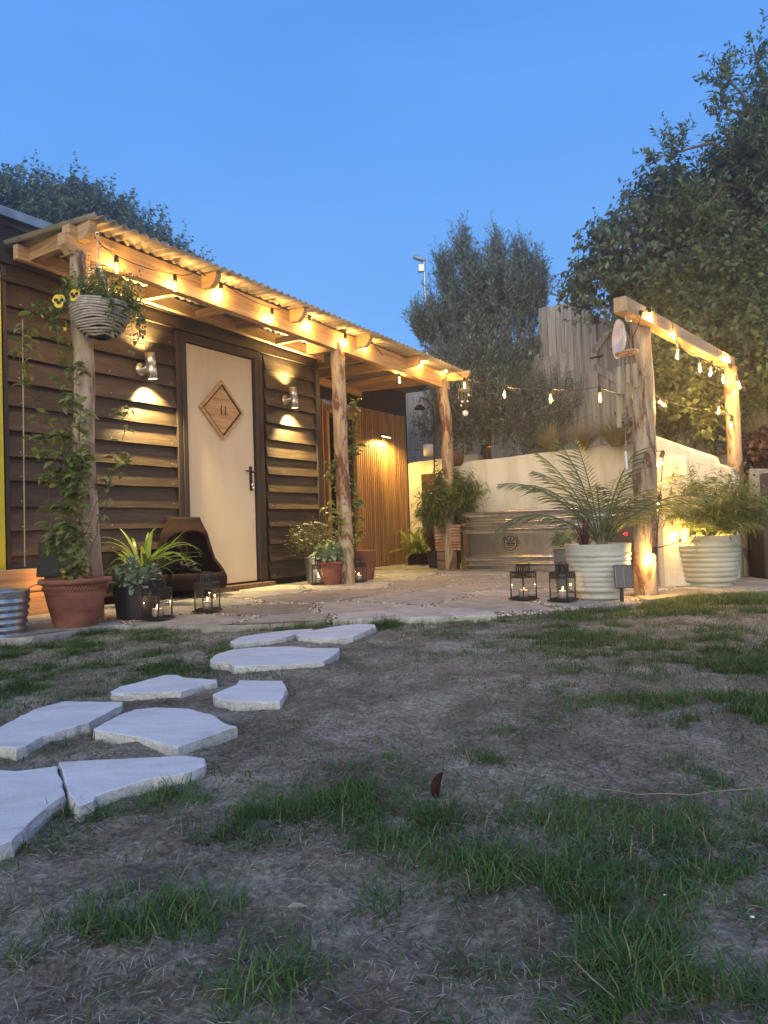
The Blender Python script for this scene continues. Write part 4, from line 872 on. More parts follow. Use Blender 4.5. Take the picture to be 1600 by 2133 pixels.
def chain_cord(pts, s=.03):
    out = [pts[0]]
    for a, b in zip(pts, pts[1:]): out += sag(a, b, s)[1:]
    return out
LB = [(243, 560), (365, 597), (461, 612), (567, 664), (646, 678), (720, 714), (769, 722), (832, 792), (878, 757), (930, 772)]
it = []; tops = []
for k, (x, y) in enumerate(LB):
    a, z = W(x, y, PB + .075 if k != 7 else PB - .02); p_ = hp(a, PB + .075 if k != 7 else PB - .02, z + .04); rot = (random.uniform(-.08, .08), random.uniform(-.08, .08), random.random() * 6)
    if k == 6: rot = (0, .6, 0)
    it.append((p_, rot, 1.0)); tops.append(p_ + Vector((0, 0, .045)))
cp = []
for k, tp in enumerate(tops):
    cp.append(tp)
    if k in (1, 3, 5): cp.append((tp + tops[k + 1]) / 2 + Vector((0, 0, .06)))
cp = [hp(-1.4, PB + .06, 2.36)] + cp
tp3 = tops[-1]
tR = Vector((D(1335, 690, 4.85).x, 4.85, D(1335, 690, 4.85).z))
cross = [(968, 803, 8.0), (1051, 822, 7.15), (1147, 831, 6.2), (1250, 829, 5.45)]
for (x, y, dd) in cross:
    p_ = D(x, y, dd); it.append((p_ + Vector((0, 0, .04)), (0, 0, 0), .9)); cp.append(p_ + Vector((0, 0, .085)))
cp.append(D(1322, 822, 4.98))
string_lights('string_lights', 'festoon of warm bulbs along the porch beam and across to the right hand log post', it, 10.0, [chain_cord(cp, .018)])
RB = [(1316, 664, 4.72, (1.3, 0, .5), 1), (1357, 662, 4.8, (.5, -.5, 0), 1), (1403, 700, 5.15, (0, -.2, 0), 1), (1411, 741, 5.2, (0, .1, 0), 1), (1458, 768, 5.75, (0, 0, 0), 1),
      (1480, 777, 5.9, (0, .15, 0), 1), (1507, 791, 6.1, (0, -.1, 0), 1), (1517, 747, 6.15, (.2, 3.0, 0), 1), (1540, 803, 6.2, (0, -.2, 0), 1), (1497, 857, 6.1, (0, .1, 0), .5),
      (1523, 888, 6.15, (0, .1, 0), .35), (1381, 842, 4.95, (.3, -1.0, 0), 1.2), (1373, 966, 5.0, (.2, .3, 0), 1.2), (1369, 1057, 4.9, (.1, .25, 0), 1.2), (1356, 1167, 4.8, (-.2, .5, 0), 1.2),
      (1424, 1119, 5.35, (.2, 1.2, 0), 1.2), (1447, 1121, 5.45, (.4, -.9, 0), 1.6), (1462, 1122, 5.5, (.3, .8, 0), 1.6), (1487, 1112, 5.55, (.2, .2, 0), 1.6)]
it = []; cp = [D(1322, 822, 4.97), D(1318, 700, 4.78)]
for (x, y, dd, rot, w) in RB:
    e_ = Euler((rot[0] * 1, rot[1], rot[2])); ctr = D(x, y, dd); p_ = ctr - (e_.to_matrix() @ Vector((0, 0, -.045))); it.append((p_, e_, w)); cp.append(p_ + e_.to_matrix() @ Vector((0, 0, .045)))
string_lights('string_lights', 'festoon of warm bulbs wound over the right hand beam and down into the ribbed pots', it, 12.0, [chain_cord(cp[:13], .02), chain_cord(cp[12:14], .02), chain_cord([cp[13], D(1366, 862, 4.93), D(1360, 885, 4.92), D(1362, 915, 4.93), D(1368, 940, 4.96), cp[14]], .0), chain_cord(cp[14:17], .0), chain_cord(cp[16:], .015)])

# ------------------------------------------------------------------ right hand log posts and beam
arch = thing('log_arch', 'two peeled log posts at the right carrying a sawn beam hung with bulbs', 'pergola', (0, 0, 0))
B0 = G(1345, 1240); top = D(1334, 645, 4.95)
post_part('post', [B0 - Vector((0, 0, .05)), B0.lerp(top, .45) + Vector((.012, 0, 0)), top], .073, arch, 14.3)
F1 = D(1521, 765, 6.35); F0 = Vector((F1.x + .01, 6.35, 0))
post_part('post', [F0, (F0 + F1) / 2, F1], .062, arch, 17.9)
na = D(1291, 634, 4.52); fb = D(1521, 758, 6.42); v_ = fb - na; ctr = (na + fb) / 2
rm = v_.to_track_quat('Y', 'Z').to_matrix(); mb = MB(); mb.box((0, 0, 0), (.085, v_.length, .095), bev=.006)
part('beam', mb, 'timber', arch, Matrix.Translation(ctr) @ rm.to_4x4())
for k in range(9):
    q = na.lerp(fb, .55 + .045 * k); loop = [q + rm @ Vector((.05 * math.cos(t_), .02 * t_ / 3, .056 * math.sin(t_))) for t_ in [j * .7 for j in range(10)]]
    if k > 4: part('cord_wrap', MB().tube(loop, .003, 5), 'rope', arch)
part('hook', MB().tube([D(1303, 652, 4.6), D(1303, 660, 4.6), D(1305, 668, 4.6), D(1308, 671, 4.6), D(1310, 667, 4.6)], .004, 6), 'steel', arch)
c = D(1298, 706, 4.75); o = part('enamel_dish', MB().lathe([(0, .0), (.08, .004), (.118, .02), (.126, .035), (.118, .036), (.08, .018), (0, .012)], 40), 'white'); o.location = c; o.rotation_euler = (R(90), 0, R(62)); o.rotation_euler = Euler((R(90), 0, R(-91)))
tag(o, 'round white enamel dish hung sideways on the right hand log post above the bamboo chime', 'dish')
# bamboo wind chime
c = D(1305, 735, 4.6); ch = thing('wind_chime', 'bamboo wind chime with wooden disc hanging from the beam at the right log post', 'wind chime', c)
part('disc', MB().lathe([(.055, -.006), (.068, -.008), (.072, 0), (.068, .008), (.055, .006), (.02, .004), (.02, -.004), (.055, -.006)], 28, axis=Matrix.Rotation(R(-6), 3, 'Y')), 'timberx', ch)
hk = D(1303, 672, 4.6) - c
for k in range(3): an = k * 2.1 + .4; part('string', MB().tube([hk - Vector((0, 0, .05)), (.05 * math.cos(an), .05 * math.sin(an), .005)], .0012, 4), 'string', ch)
part('string', MB().tube([hk, hk - Vector((0, 0, .05))], .003, 5), 'rope', ch)
TB = [(1289, 765, 890, 0), (1307, 760, 843, 1), (1321, 758, 868, 0), (1297, 790, 862, 2), (1313, 800, 868, 2)]
for k, (x, y0, y1, row) in enumerate(TB):
    dd = 4.56 + .045 * row; p0 = D(x, y0, dd) - c; p1 = D(x + (7 if k == 2 else 1), y1, dd) - c; r_ = .0155 if row == 0 else .012; cut = p0.lerp(p1, .45)
    mb = MB(); mb.tube([p0, p0 + (cut - p0) * .99, cut], r_, 12, cap=True); d_ = p1 - cut
    V = []; 
    for q in (cut, p1):
        for j in range(7): an = math.pi * j / 6 + .2; V.append(q + Vector((r_ * math.cos(an), r_ * math.sin(an), 0)))
        for j in range(7): an = math.pi * (6 - j) / 6 + .2; V.append(q + Vector((r_ * .75 * math.cos(an), r_ * .75 * math.sin(an), 0)))
    mb.add(V, [(j, (j + 1) % 14, 14 + (j + 1) % 14, 14 + j) for j in range(14)] + [tuple(range(14, 28))]); part('chime_tube', mb, 'bamboo', ch)
    part('string', MB().tube([p0, Vector((p0.x * .8, p0.y * .8, -.005))], .001, 4), 'string', ch)
q = D(1303, 940, 4.6) - c; part('string', MB().tube([(0, 0, 0), q], .0012, 4), 'string', ch); part('striker', MB().tube([q, q - Vector((-.003, 0, .11))], .009, 10), 'white', ch)
# shell mobile under the last rafter
c = D(968, 812, 8.55); mo = thing('shell_mobile', 'small hanging mobile of shells and driftwood under the last rafter end', 'mobile', c)
part('hook', MB().tube([(0, 0, .22), (0, 0, .19), (.012, 0, .17), (.022, 0, .18), (.024, 0, .2)], .004, 6), 'steel', mo)
part('ring', MB().lathe([(.075, -.006), (.082, 0), (.075, .006), (.068, 0), (.075, -.006)], 24), 'bamboo', mo)
for k in range(6):
    an = k * 1.05; x, y = .075 * math.cos(an), .075 * math.sin(an); dz = -.06 - .12 * ((k * 37) % 5) / 5
    part('string', MB().tube([(0, 0, .17), (x, y, 0), (x, y, dz)], .0014, 4), 'string', mo); part('shell', MB().lathe([(0, .016), (.014, .006), (.012, -.01), (0, -.016)], 10, (x, y, dz - .014)), 'white' if k % 3 else 'terra', mo)
part('string', MB().tube([(0, 0, 0), (.0, 0, -.24)], .0014, 4), 'string', mo); part('shell', MB().lathe([(0, .005), (.034, .003), (.034, -.003), (0, -.005)], 20, (0, 0, -.27), axis=Matrix.Rotation(R(80), 3, 'X')), 'white', mo)

# ------------------------------------------------------------------ lanterns
def lantern_proto():
    t = thing('lantern', 'x', 'lantern')
    s_ = .052; h = .145
    part('base', MB().box((0, 0, .004), (.132, .132, .008), bev=.002), 'black', t)
    mb = MB()
    for sx_ in (-1, 1):
        for sy_ in (-1, 1): mb.box((sx_ * s_, sy_ * s_, .008 + h / 2), (.007, .007, h), bev=.001)
    mb.box((0, -s_, .012), (.104, .005, .008)); mb.box((0, s_, .012), (.104, .005, .008)); mb.box((-s_, 0, .012), (.005, .104, .008)); mb.box((s_, 0, .012), (.005, .104, .008)); part('frame', mb, 'black', t)
    mb = MB()
    for ax in (0, 1):
        for sg_ in (-1, 1):
            for k in range(8):
                x = -.046 + .0131 * k; q = (x, sg_ * s_, .143) if ax == 0 else (sg_ * s_, x, .143); mb.box(q, (.006, .002, .022) if ax == 0 else (.002, .006, .022), bev=0)
            for z in (.130, .157): mb.box((0, sg_ * s_, z) if ax == 0 else (sg_ * s_, 0, z), (.104, .003, .006) if ax == 0 else (.003, .104, .006), bev=0)
    mb.box((0, 0, .1625), (.116, .116, .005), bev=.001); part('slotted_band', mb, 'black', t)
    mb = MB(); q_ = .027
    for ax in (0, 1):
        for sg_ in (-1, 1):
            for k in range(4): x = -.024 + .016 * k; mb.box((x, sg_ * q_, .184) if ax == 0 else (sg_ * q_, x, .184), (.007, .002, .038) if ax == 0 else (.002, .007, .038), bev=0)
            mb.box((0, sg_ * q_, .199) if ax == 0 else (sg_ * q_, 0, .199), (.055, .003, .01) if ax == 0 else (.003, .055, .01), bev=0)
    mb.box((0, 0, .2055), (.062, .062, .005), bev=.001); part('chimney', mb, 'black', t)
    part('handle', MB().tube([(-.055, 0, .168), (-.062, .0, .19), (-.045, .0, .214), (0, 0, .221), (.045, 0, .214), (.062, 0, .19), (.055, 0, .168)], .0025, 6), 'black', t)
    for ax in (0, 1):
        for sg_ in (-1, 1): part('pane', MB().box((0, sg_ * .050, .075) if ax == 0 else (sg_ * .050, 0, .075), (.098, .0015, .118) if ax == 0 else (.0015, .098, .118), bev=0), 'glass', t)
    part('candle_cup', MB().lathe([(0, .009), (.028, .010), (.031, .014), (.031, .062), (.0295, .062), (.0295, .016), (0, .014)], 20), 'glass', t)
    part('candle', MB().lathe([(0, .015), (.028, .015), (.028, .054), (.022, .056), (.012, .052), (0, .052)], 20), 'wax', t)
    part('wick', MB().tube([(0, 0, .052), (0, 0, .058)], .0008, 4), 'ink', t)
    part('flame', MB().lathe([(0, .055), (.003, .058), (.0042, .063), (.003, .070), (.0012, .077), (0, .080)], 10), 'flame', t)
    lamp('candle_light', (0, 0, .082), .4, (1, .55, .25), .006, t)
    return t
LN = [((322, 1295), -25, 'black lantern in front of the black pot with silver sage, nearest the left'), ((428, 1278), -12, 'black lantern beside the rusty fire pit, between it and the lawn'),
      ((663, 1221), 8, 'black lantern before the terracotta pot at the foot of the middle log post'), ((747, 1216), 20, 'black lantern on the right of the middle log post, by a pink clay pot'),
      ((1095, 1253), 33, 'black lantern left of the pair near the ribbed cream pot'), ((1178, 1256), 50, 'black lantern touching the ribbed cream pot, right of its pair')]
pr = lantern_proto()
for k, ((x, y), rz_, lab) in enumerate(LN):
    o = pr if k == 0 else copy_tree(pr); q = G(x, y - 3, .003); o.scale = (1.1,) * 3; o.location = (q.x, q.y + .06, .004); o.rotation_euler = (0, 0, R(rz_)); tag(o, lab, 'lantern', 'black candle lanterns on the patio')

# ------------------------------------------------------------------ galvanised tank
tl = G(960, 1190); trr = G(1200, 1192); tv = (trr - tl).normalized(); L_ = 1.85; Wd = .62; tr = .17
ta = math.atan2(tv.y, tv.x); tk = thing('stock_tank', 'long galvanised stock tank with ribs and round black printed logo', 'tank', tl - tv * .03, ta)
def stadium(off, r0=tr):
    pts = []; r_ = r0 + off
    for (cx_, cy_, a0_) in ((r0, r0, 180), (L_ - r0, r0, 270), (L_ - r0, Wd - r0, 0), (r0, Wd - r0, 90)):
        for k in range(9): an = R(a0_ + 90 * k / 8); pts.append((cx_ + r_ * math.cos(an), cy_ + r_ * math.sin(an)))
    return pts
prof = [(0, 0), (0.004, .02), (0, .04), (-.002, .06)]
def rib(z, h_=.03, d_=.016): return [(-.002 + (d_ * 1.5 + .002) * .5 * (1 - math.cos(2 * math.pi * k / 10)), z - h_ + 2 * h_ * k / 10) for k in range(11)]
prof += rib(.085, .022, .010) + rib(.155, .022, .013) + [(-.002, .20), (-.002, .40)] + rib(.45, .026, .016) + rib(.525, .03, .018) + [(-.002, .58), (-.002, .61)]
for k in range(9): an = R(-90 + 225 * k / 8); prof.append((.012 + .014 * math.cos(an), .632 + .014 * math.sin(an)))
V = []; n0 = 36
for off, z in prof:
    V += [(x, y, z) for x, y in stadium(off)]
V += [(x, y, .60) for x, y in stadium(-.012)] + [(x, y, .05) for x, y in stadium(-.012)]
nr = len(prof) + 2; F = [(r_ * n0 + k, r_ * n0 + (k + 1) % n0, (r_ + 1) * n0 + (k + 1) % n0, (r_ + 1) * n0 + k) for r_ in range(nr - 1) for k in range(n0)]
mb = MB(); mb.add(V, F, True); mb.add([(x, y, .05) for x, y in stadium(-.012)], [tuple(range(n0))]); part('tank_body', mb, 'zinc', tk)
part('water', MB().add([(x, y, .50) for x, y in stadium(-.013)], [tuple(range(n0))]), 'darkglass', tk)
# printed logo on the flat side
lc = G(1072, 1190); lx = (lc - tl).dot(tv) + .03; lz = .30; ys = -.0035
def arc(mb, r0, r1, a0, a1, n=48, y=ys, sx_=1.):
    V = []; 
    for k in range(n + 1):
        an = R(a0 + (a1 - a0) * k / n)
        for rr in (r0, r1): V.append((lx + rr * math.cos(an) * sx_, y, lz + rr * math.sin(an)))
    mb.add(V, [(2 * k, 2 * k + 1, 2 * k + 3, 2 * k + 2) for k in range(n)])
lg = MB(); arc(lg, .070, .078, 0, 360); arc(lg, .097, .100, 212, 328)
for k, (z_, hw_, hh_) in enumerate(((-.006, .052, .006), (-.026, .050, .004), (-.046, .036, .004))):
    lg.add([(lx - hw_, ys, lz + z_ - hh_), (lx + hw_, ys, lz + z_ - hh_), (lx + hw_ * .97, ys, lz + z_ + hh_), (lx - hw_ * .97, ys, lz + z_ + hh_)], [(0, 1, 2, 3)])
def stroke(pts, w_):
    for a, b in zip(pts, pts[1:]):
        v = Vector((b[0] - a[0], b[1] - a[1])); p_ = Vector((-v.y, v.x)).normalized() * w_ / 2
        lg.add([(lx + a[0] - p_.x, ys, lz + a[1] - p_.y), (lx + b[0] - p_.x, ys, lz + b[1] - p_.y), (lx + b[0] + p_.x, ys, lz + b[1] + p_.y), (lx + a[0] + p_.x, ys, lz + a[1] + p_.y)], [(0, 1, 2, 3)])
for (x0, z0_, x1, z1_) in ((-.016, .0, -.016, .022), (.016, 0, .016, .022)): stroke([(x0, z0_), (x1, z1_)], .010)
stroke([(-.045, .0), (-.036, .006), (-.016, .004)], .006); stroke([(.045, .0), (.036, .006), (.016, .004)], .006)
for (bx, bz, an0) in ((0, .022, 90), (-.018, .020, 140), (.018, .020, 40)):
    an = R(an0); ex, ez = bx + .026 * math.cos(an), bz + .026 * math.sin(an); stroke([(bx, bz), (ex, ez)], .007)
    for da in (-50, 0, 50): a2 = R(an0 + da); stroke([(ex - .004 * math.cos(an), ez - .004 * math.sin(an)), (ex + .013 * math.cos(a2), ez + .013 * math.sin(a2))], .005)
    for da in (-62, 62): a2 = R(an0 + da); stroke([(bx + .014 * math.cos(an), bz + .014 * math.sin(an)), (bx + .014 * math.cos(an) + .010 * math.cos(a2), bz + .014 * math.sin(an) + .010 * math.sin(a2))], .004)
stroke([(-.018, .020), (0, .024), (.018, .020)], .007)
part('logo_emblem', lg, 'ink', tk)
def glyph(ch_, size, mtx, parent, mat='ink', name='letter'):
    cu = bpy.data.curves.new(ch_, 'FONT'); cu.body = ch_; cu.size = size; cu.align_x = 'CENTER'; cu.offset = size * .018; cu.fill_mode = 'FRONT'
    tmp = bpy.data.objects.new('tmp', cu); COL.objects.link(tmp); dg = bpy.context.evaluated_depsgraph_get(); me = bpy.data.meshes.new_from_object(tmp.evaluated_get(dg)); me.name = name
    bpy.data.objects.remove(tmp); me.materials.clear(); return part(name, me, mat, parent, mtx)
txt = 'URBAN ICE TRIBE'; n_ = len(txt)
for k, ch_ in enumerate(txt):
    if ch_ == ' ': continue
    an = R(187 - (194) * (k + .5) / n_); r_ = .087
    mtx = Matrix.Translation((lx + r_ * math.cos(an), ys, lz + r_ * math.sin(an))) @ Matrix.Rotation(R(90), 4, 'X') @ Matrix.Rotation(an - R(90), 4, 'Z')
    glyph(ch_, .027, mtx, tk)
for an in (R(200), R(-20)):
    st = MB(); V = [(lx + .09 * math.cos(an) + (.007 if k % 2 == 0 else .003) * math.sin(k * math.pi / 5), ys, lz + .09 * math.sin(an) + (.007 if k % 2 == 0 else .003) * math.cos(k * math.pi / 5)) for k in range(10)]
    st.add(V, [tuple(range(10))]); part('star', st, 'ink', tk)
c = D(1304, 1112, 5.6); cl = thing('water_chiller', 'black water chiller box with red digits behind the palm', 'chiller', (c.x, c.y, .02), R(-12))
part('case', MB().box((0, .2, .26), (.30, .36, .50), bev=.015), 'blackplastic', cl)
part('stand', MB().box((0, .2, .0), (.26, .3, .03)), 'blackplastic', cl)
for k, ch_ in enumerate('42'): glyph(ch_, .03, Matrix.Translation((-.012 + .018 * k, .0185, c.z - .02 - .01)) @ Matrix.Rotation(R(90), 4, 'X'), cl, 'red', 'digit')

# ------------------------------------------------------------------ rusted fire pit
c = G(368, 1250); fp = thing('fire_pit', 'rusted steel chiminea shaped fire pit with dark mouth before the door', 'fire pit', (c.x, c.y + .26, 0), R(14))
nS, nZ = 64, 40; V = []; F = []
def fp_r(t): # width from base (0) to top (1)
    return np.interp(t, [0, .08, .16, .26, .42, .60, .78, .93, 1], [.315, .325, .325, .298, .235, .205, .180, .138, .124])
for j in range(nZ + 1):
    t = j / nZ; z = .07 + .56 * t; r_ = float(fp_r(t))
    for k in range(nS):
        an = 2 * math.pi * k / nS; ca, sa = math.cos(an), math.sin(an); e_ = .62
        V.append((r_ * 1.0 * abs(ca) ** e_ * (1 if ca >= 0 else -1), r_ * .82 * abs(sa) ** e_ * (1 if sa >= 0 else -1), z))
def mouth(an, t):   # opening on the front right
    da = (math.degrees(an) - 285 + 180) % 360 - 180; lo, hi = .22, .80 - .10 * (abs(da) / 42) ** 2
    return abs(da) < 44 - 6 * (t - .5) and lo < t < hi
for j in range(nZ):
    for k in range(nS):
        if not mouth(2 * math.pi * (k + .5) / nS, (j + .5) / nZ): F.append((j * nS + k, j * nS + (k + 1) % nS, (j + 1) * nS + (k + 1) % nS, (j + 1) * nS + k))
mb = MB(); mb.add(V, F, True); o = part('body', mb, 'rust', fp); so = o.modifiers.new('thickness', 'SOLIDIFY'); so.thickness = .008
part('hearth', MB().lathe([(0, .19), (.22, .19), (.24, .18), (.24, .08), (0, .08)], 24, sy=.8), 'rust', fp)
part('chimney_lip', MB().add([(x, y, .63) for x, y in [(V[nZ * nS + k][0], V[nZ * nS + k][1]) for k in range(nS)]] + [(x * .7, y * .7, .632) for x, y in [(V[nZ * nS + k][0], V[nZ * nS + k][1]) for k in range(nS)]], [(k, (k + 1) % nS, nS + (k + 1) % nS, nS + k) for k in range(nS)]), 'rust', fp)
mb = MB()
for j in range(7): an = j * .9; mb.tube([(.12 * math.cos(an), .10 * math.sin(an), .20), (-.09 * math.cos(an + .5), -.09 * math.sin(an + .5), .225 + .01 * j)], .015, 7)
part('charred_wood', mb, 'ink', fp)
for (x, y) in ((.17, -.12), (-.17, -.12), (.17, .12), (-.17, .12)): part('leg', MB().box((x, y, .04), (.05, .05, .08)), 'rust', fp)
#PART4
# ------------------------------------------------------------------ pots
def pot_profile(R0, R1, h, ribs=0, foot=0., rim=.02, wall=.012, rolled=False):
    """outer radius R0 at the foot to R1 at the rim"""
    pr = [(0, 0)]; n = 60
    for k in range(n + 1):
        t = k / n; r_ = R0 + (R1 - R0) * t ** .8
        if foot and t < foot: r_ = R0 * .97 - .012 + .006 * (math.sin(t / foot * math.pi * 2) > 0)
        elif ribs:
            u = (t - foot) / (.86 - foot)
            if 0 <= u <= 1: r_ += .0115 * (abs(math.sin(u * math.pi * ribs)) ** .8) - .004
        pr.append((r_, h * t))
    if rolled:
        rr = .016
        for k in range(9): an = R(-120 + 300 * k / 8); pr.append((R1 + rr * .3 + rr * math.cos(an), h - rr * .2 + rr * math.sin(an)))
    pr += [(R1 + .002, h + .004), (R1 - wall, h + .003), (R1 - wall * 1.3, h - .05), (R1 - wall * 1.5, h - .055)]
    return pr
def pot(t, R0, R1, h, mat, soil=.03, name='pot', **kw):
    part(name, MB().lathe(pot_profile(R0, R1, h, **kw), 56), mat, t)
    s_ = MB(); s_.lathe([(R1 - .012, h - soil), (R1 * .5, h - soil + .01), (0, h - soil + .015)], 24); part('soil', s_, 'soil', t)
def shared_leaf(L, W_, bend=.35, nseg=6, fold=.12, mat='lf_clim', blunt=None, lo=.0, hi=1.):
    P_ = []; Wd_ = []
    for k in range(nseg + 1):
        t = k / nseg; P_.append(Vector((0, L * t * (1 - .12 * bend * t), L * (bend * .35 * math.sin(t * 2.2) - bend * .55 * t * t)))); Wd_.append(W_ * max(.04, math.sin(math.pi * min(1, (t * .92 + .05))) ** .75 * (1 - .25 * t) if blunt is None else (.25 + .75 * min(1, t * 2.2)) * math.sqrt(max(.02, 1 - max(0, (t - .55) / .45) ** 2.4))))
    V, F = strip(P_, Wd_, Vector((1, 0, 0)), fold); me = MB().add(V, F, True).mesh('leaf'); rnd_attr(me, lo, hi); me.materials.append(MT[mat]); return me
def place_leaf(me, p, d_, parent, s=1., roll=0., name='leaf'):
    d_ = Vector(d_).normalized(); q = d_.to_track_quat('Y', 'Z') @ Euler((0, roll, 0)).to_quaternion()
    o = bpy.data.objects.new(name, me); COL.objects.link(o); o.parent = parent; o.matrix_basis = Matrix.Translation(p) @ q.to_matrix().to_4x4() @ Matrix.Scale(s, 4); return o
def rosette(t, c, me_list, n, s0, s1, el0=5, el1=80, spreadr=.03, droop=0):
    for k in range(n):
        f_ = k / n; az = k * 2.39996 + random.uniform(-.3, .3); el = R(el0 + (el1 - el0) * f_ + random.uniform(-8, 8))
        d_ = Vector((math.cos(az) * math.cos(el), math.sin(az) * math.cos(el), math.sin(el)))
        p_ = Vector(c) + Vector((math.cos(az), math.sin(az), 0)) * spreadr * random.uniform(.3, 1) + Vector((0, 0, .05 * f_))
        place_leaf(random.choice(me_list), p_, d_, t, random.uniform(s0, s1), random.uniform(-.4, .4))
random.seed(5)
sage_me = [shared_leaf(.085, .036, b_, 7, .10, 'lf_sage', blunt=1, lo=.1, hi=.9) for b_ in (.5, .8, 1.2, .3, 1.0, .6)]
# big cream ribbed pot with palm
c = G(1265, 1250); t = thing('potted_palm', 'cream ribbed pot with date palm and purple grass beside the log post', 'potted palm', (c.x, c.y + .165, 0)); palm = t
pot(t, .162, .208, .345, 'glaze', ribs=8, foot=.13)
def palm_frond(t, base, az, el, Lf, droop, nl=34, ll=.17, matl='lf_palm', seed=0, lw=.011):
    random.seed(seed); n = 14; P_ = []; p_ = Vector(base); e_ = el; side = Vector((-math.sin(az), math.cos(az), 0))
    for k in range(n + 1):
        P_.append(p_.copy()); d_ = Vector((math.cos(az) * math.cos(e_), math.sin(az) * math.cos(e_), math.sin(e_))); p_ += d_ * Lf / n; e_ -= droop * (.4 + 1.2 * k / n) / n
    mb = MB(); mb.tube(P_, [.006 * (1 - .8 * k / n) + .0012 for k in range(n + 1)], 5)
    V_, F_ = [], []
    for k in range(nl):
        u = .24 + .76 * k / nl; x = u * n; j = min(int(x), n - 1); q = P_[j].lerp(P_[j + 1], x - j); tg = (P_[j + 1] - P_[j]).normalized(); upv = side.cross(tg).normalized()
        l_ = ll * (math.sin(math.pi * (.18 + .8 * (k / nl))) ** .7) * random.uniform(.85, 1.1)
        for sg_ in (-1, 1):
            fw_ = .55 + .5 * k / nl; d_ = (side * sg_ * 1.0 + tg * fw_ * 1.25 + upv * random.uniform(.25, .75)).normalized(); w_ = lw
            a1 = q + d_ * l_ * .5; a2 = q + d_ * l_ + Vector((0, 0, -.10 * l_)); nn = d_.cross(tg).normalized().cross(d_).normalized()
            s2 = (tg - d_ * tg.dot(d_)).normalized()
            V_ += [q + s2 * w_ * .3, q - s2 * w_ * .3, a1 + s2 * w_ * .5, a1 - s2 * w_ * .5, a2]; o_ = len(V_) - 5; F_ += [(o_, o_ + 2, o_ + 3, o_ + 1), (o_ + 2, o_ + 4, o_ + 3)]
    mb.add(V_, F_); me = mb.mesh('frond'); rnd_attr(me, .1, .9); return part('frond', me, matl, t)
fr = [(180, 42, .62, 1.75), (172, 58, .66, 1.3), (165, 72, .60, .7), (150, 80, .62, .5), (5, 42, .60, 1.2), (15, 58, .66, 1.2), (-10, 48, .62, 1.3), (30, 70, .60, .9), (-25, 50, .62, 1.5), (100, 75, .66, .5), (-60, 62, .45, 1.2), (60, 60, .60, 1.0), (250, 70, .42, 1.1), (185, 70, .55, 1.1), (12, 80, .62, .8), (140, 60, .6, 1.2)]
for k, (az, el, Lf, dr) in enumerate(fr): palm_frond(t, (.02 * math.cos(R(az)) + .03, .02 * math.sin(R(az)), .35), R(az), R(el), Lf * 1.22, dr * 1.0, seed=k + 60, nl=23, ll=.19, lw=.0085)
mb = MB(); mb.tube([(.03, 0, .30), (.03, 0, .42)], [.045, .03], 12, wob=.3); part('trunk', mb, 'trunk', t)
def tuft(t, c, n, L_, W_, mat, spread=.9, lean=.5, name='blades', droop=.35, seed=0, r0=.03, updir=(0, 0, 1)):
    rg_ = np.random.default_rng(seed); an = rg_.random(n) * 6.283; ln = lean * rg_.random(n) ** .7
    d_ = nrm(np.stack([np.cos(an) * ln, np.sin(an) * ln, np.ones(n)], 1) + np.array([updir]) * .0)
    B = np.array([c]) + np.stack([np.cos(an), np.sin(an), np.zeros(n)], 1) * r0 * rg_.random(n)[:, None]; ll = L_ * (.5 + .6 * rg_.random(n)); nseg = 5; side = np.stack([-np.sin(an), np.cos(an), np.zeros(n)], 1)
    V = []; hz = np.stack([np.cos(an), np.sin(an), np.zeros(n)], 1); 
    for k in range(nseg + 1):
        u = k / nseg; P_ = B + d_ * ll[:, None] * u + hz * (ll * droop * ln * 1.4)[:, None] * u ** 2 - np.array([[0, 0, 1.]]) * (ll * droop * (.3 + ln) * u ** 3)[:, None]
        w = W_ * (1 - u ** 1.6) + .0004; V += [P_ + side * w / 2, P_ - side * w / 2]
    V = np.stack(V, 1).reshape(-1, 3); i = np.arange(n)[:, None] * (2 * nseg + 2)
    F = np.concatenate([i + np.array([[2 * k, 2 * k + 2, 2 * k + 3, 2 * k + 1]]) for k in range(nseg)], 0)
    return part(name, fast_mesh(name, V, F, np.repeat(rg_.random(n), 2 * nseg + 2)), mat, t)
tuft(t, (-.09, -.02, .33), 90, .34, .004, 'lf_purple', lean=.8, seed=3, name='purple_grass', droop=.3)
# sage ribbed pot with feathery bamboo
c = G(1499, 1224); t = thing('potted_bamboo', 'sage green ribbed pot with feathery bamboo lit from inside by bulbs', 'potted bamboo', (c.x, c.y + .19, 0))
pot(t, .185, .235, .365, 'glaze2', ribs=8, foot=.09)
for k in range(15): palm_frond(t, (random.uniform(-.05, .05), random.uniform(-.05, .05), .34), R(k * 24 + random.uniform(-10, 10)), R(random.uniform(28, 72)), random.uniform(.38, .56), random.uniform(.8, 1.5), nl=30, ll=.15, matl='lf_bam', seed=k + 90, lw=.008)
random.seed(8); cs = []
for k in range(16):
    az = random.random() * 6.28; r_ = random.uniform(.02, .10); b0 = Vector((r_ * math.cos(az), r_ * math.sin(az), .34)); cs.append((b0, b0 + Vector((math.cos(az) * random.uniform(.08, .3), math.sin(az) * random.uniform(.05, .3), random.uniform(.18, .42)))))
mb = MB(); [mb.tube([a_, a_.lerp(b_, .5) + Vector((0, 0, .03)), b_], .0035, 5) for a_, b_ in cs]; part('stems', mb, 'twig', t)
ar, tw = crown([((0, 0, .60), (.30, .28, .16)), ((-.16, 0, .5), (.16, .16, .1)), ((.2, 0, .52), (.22, .18, .12))], 520, .14, 12, .065, .008, up=.2, leafdown=.35, spread=.6, droop=.35)
leaves_obj('foliage', [ar], 'lf_bam', t)
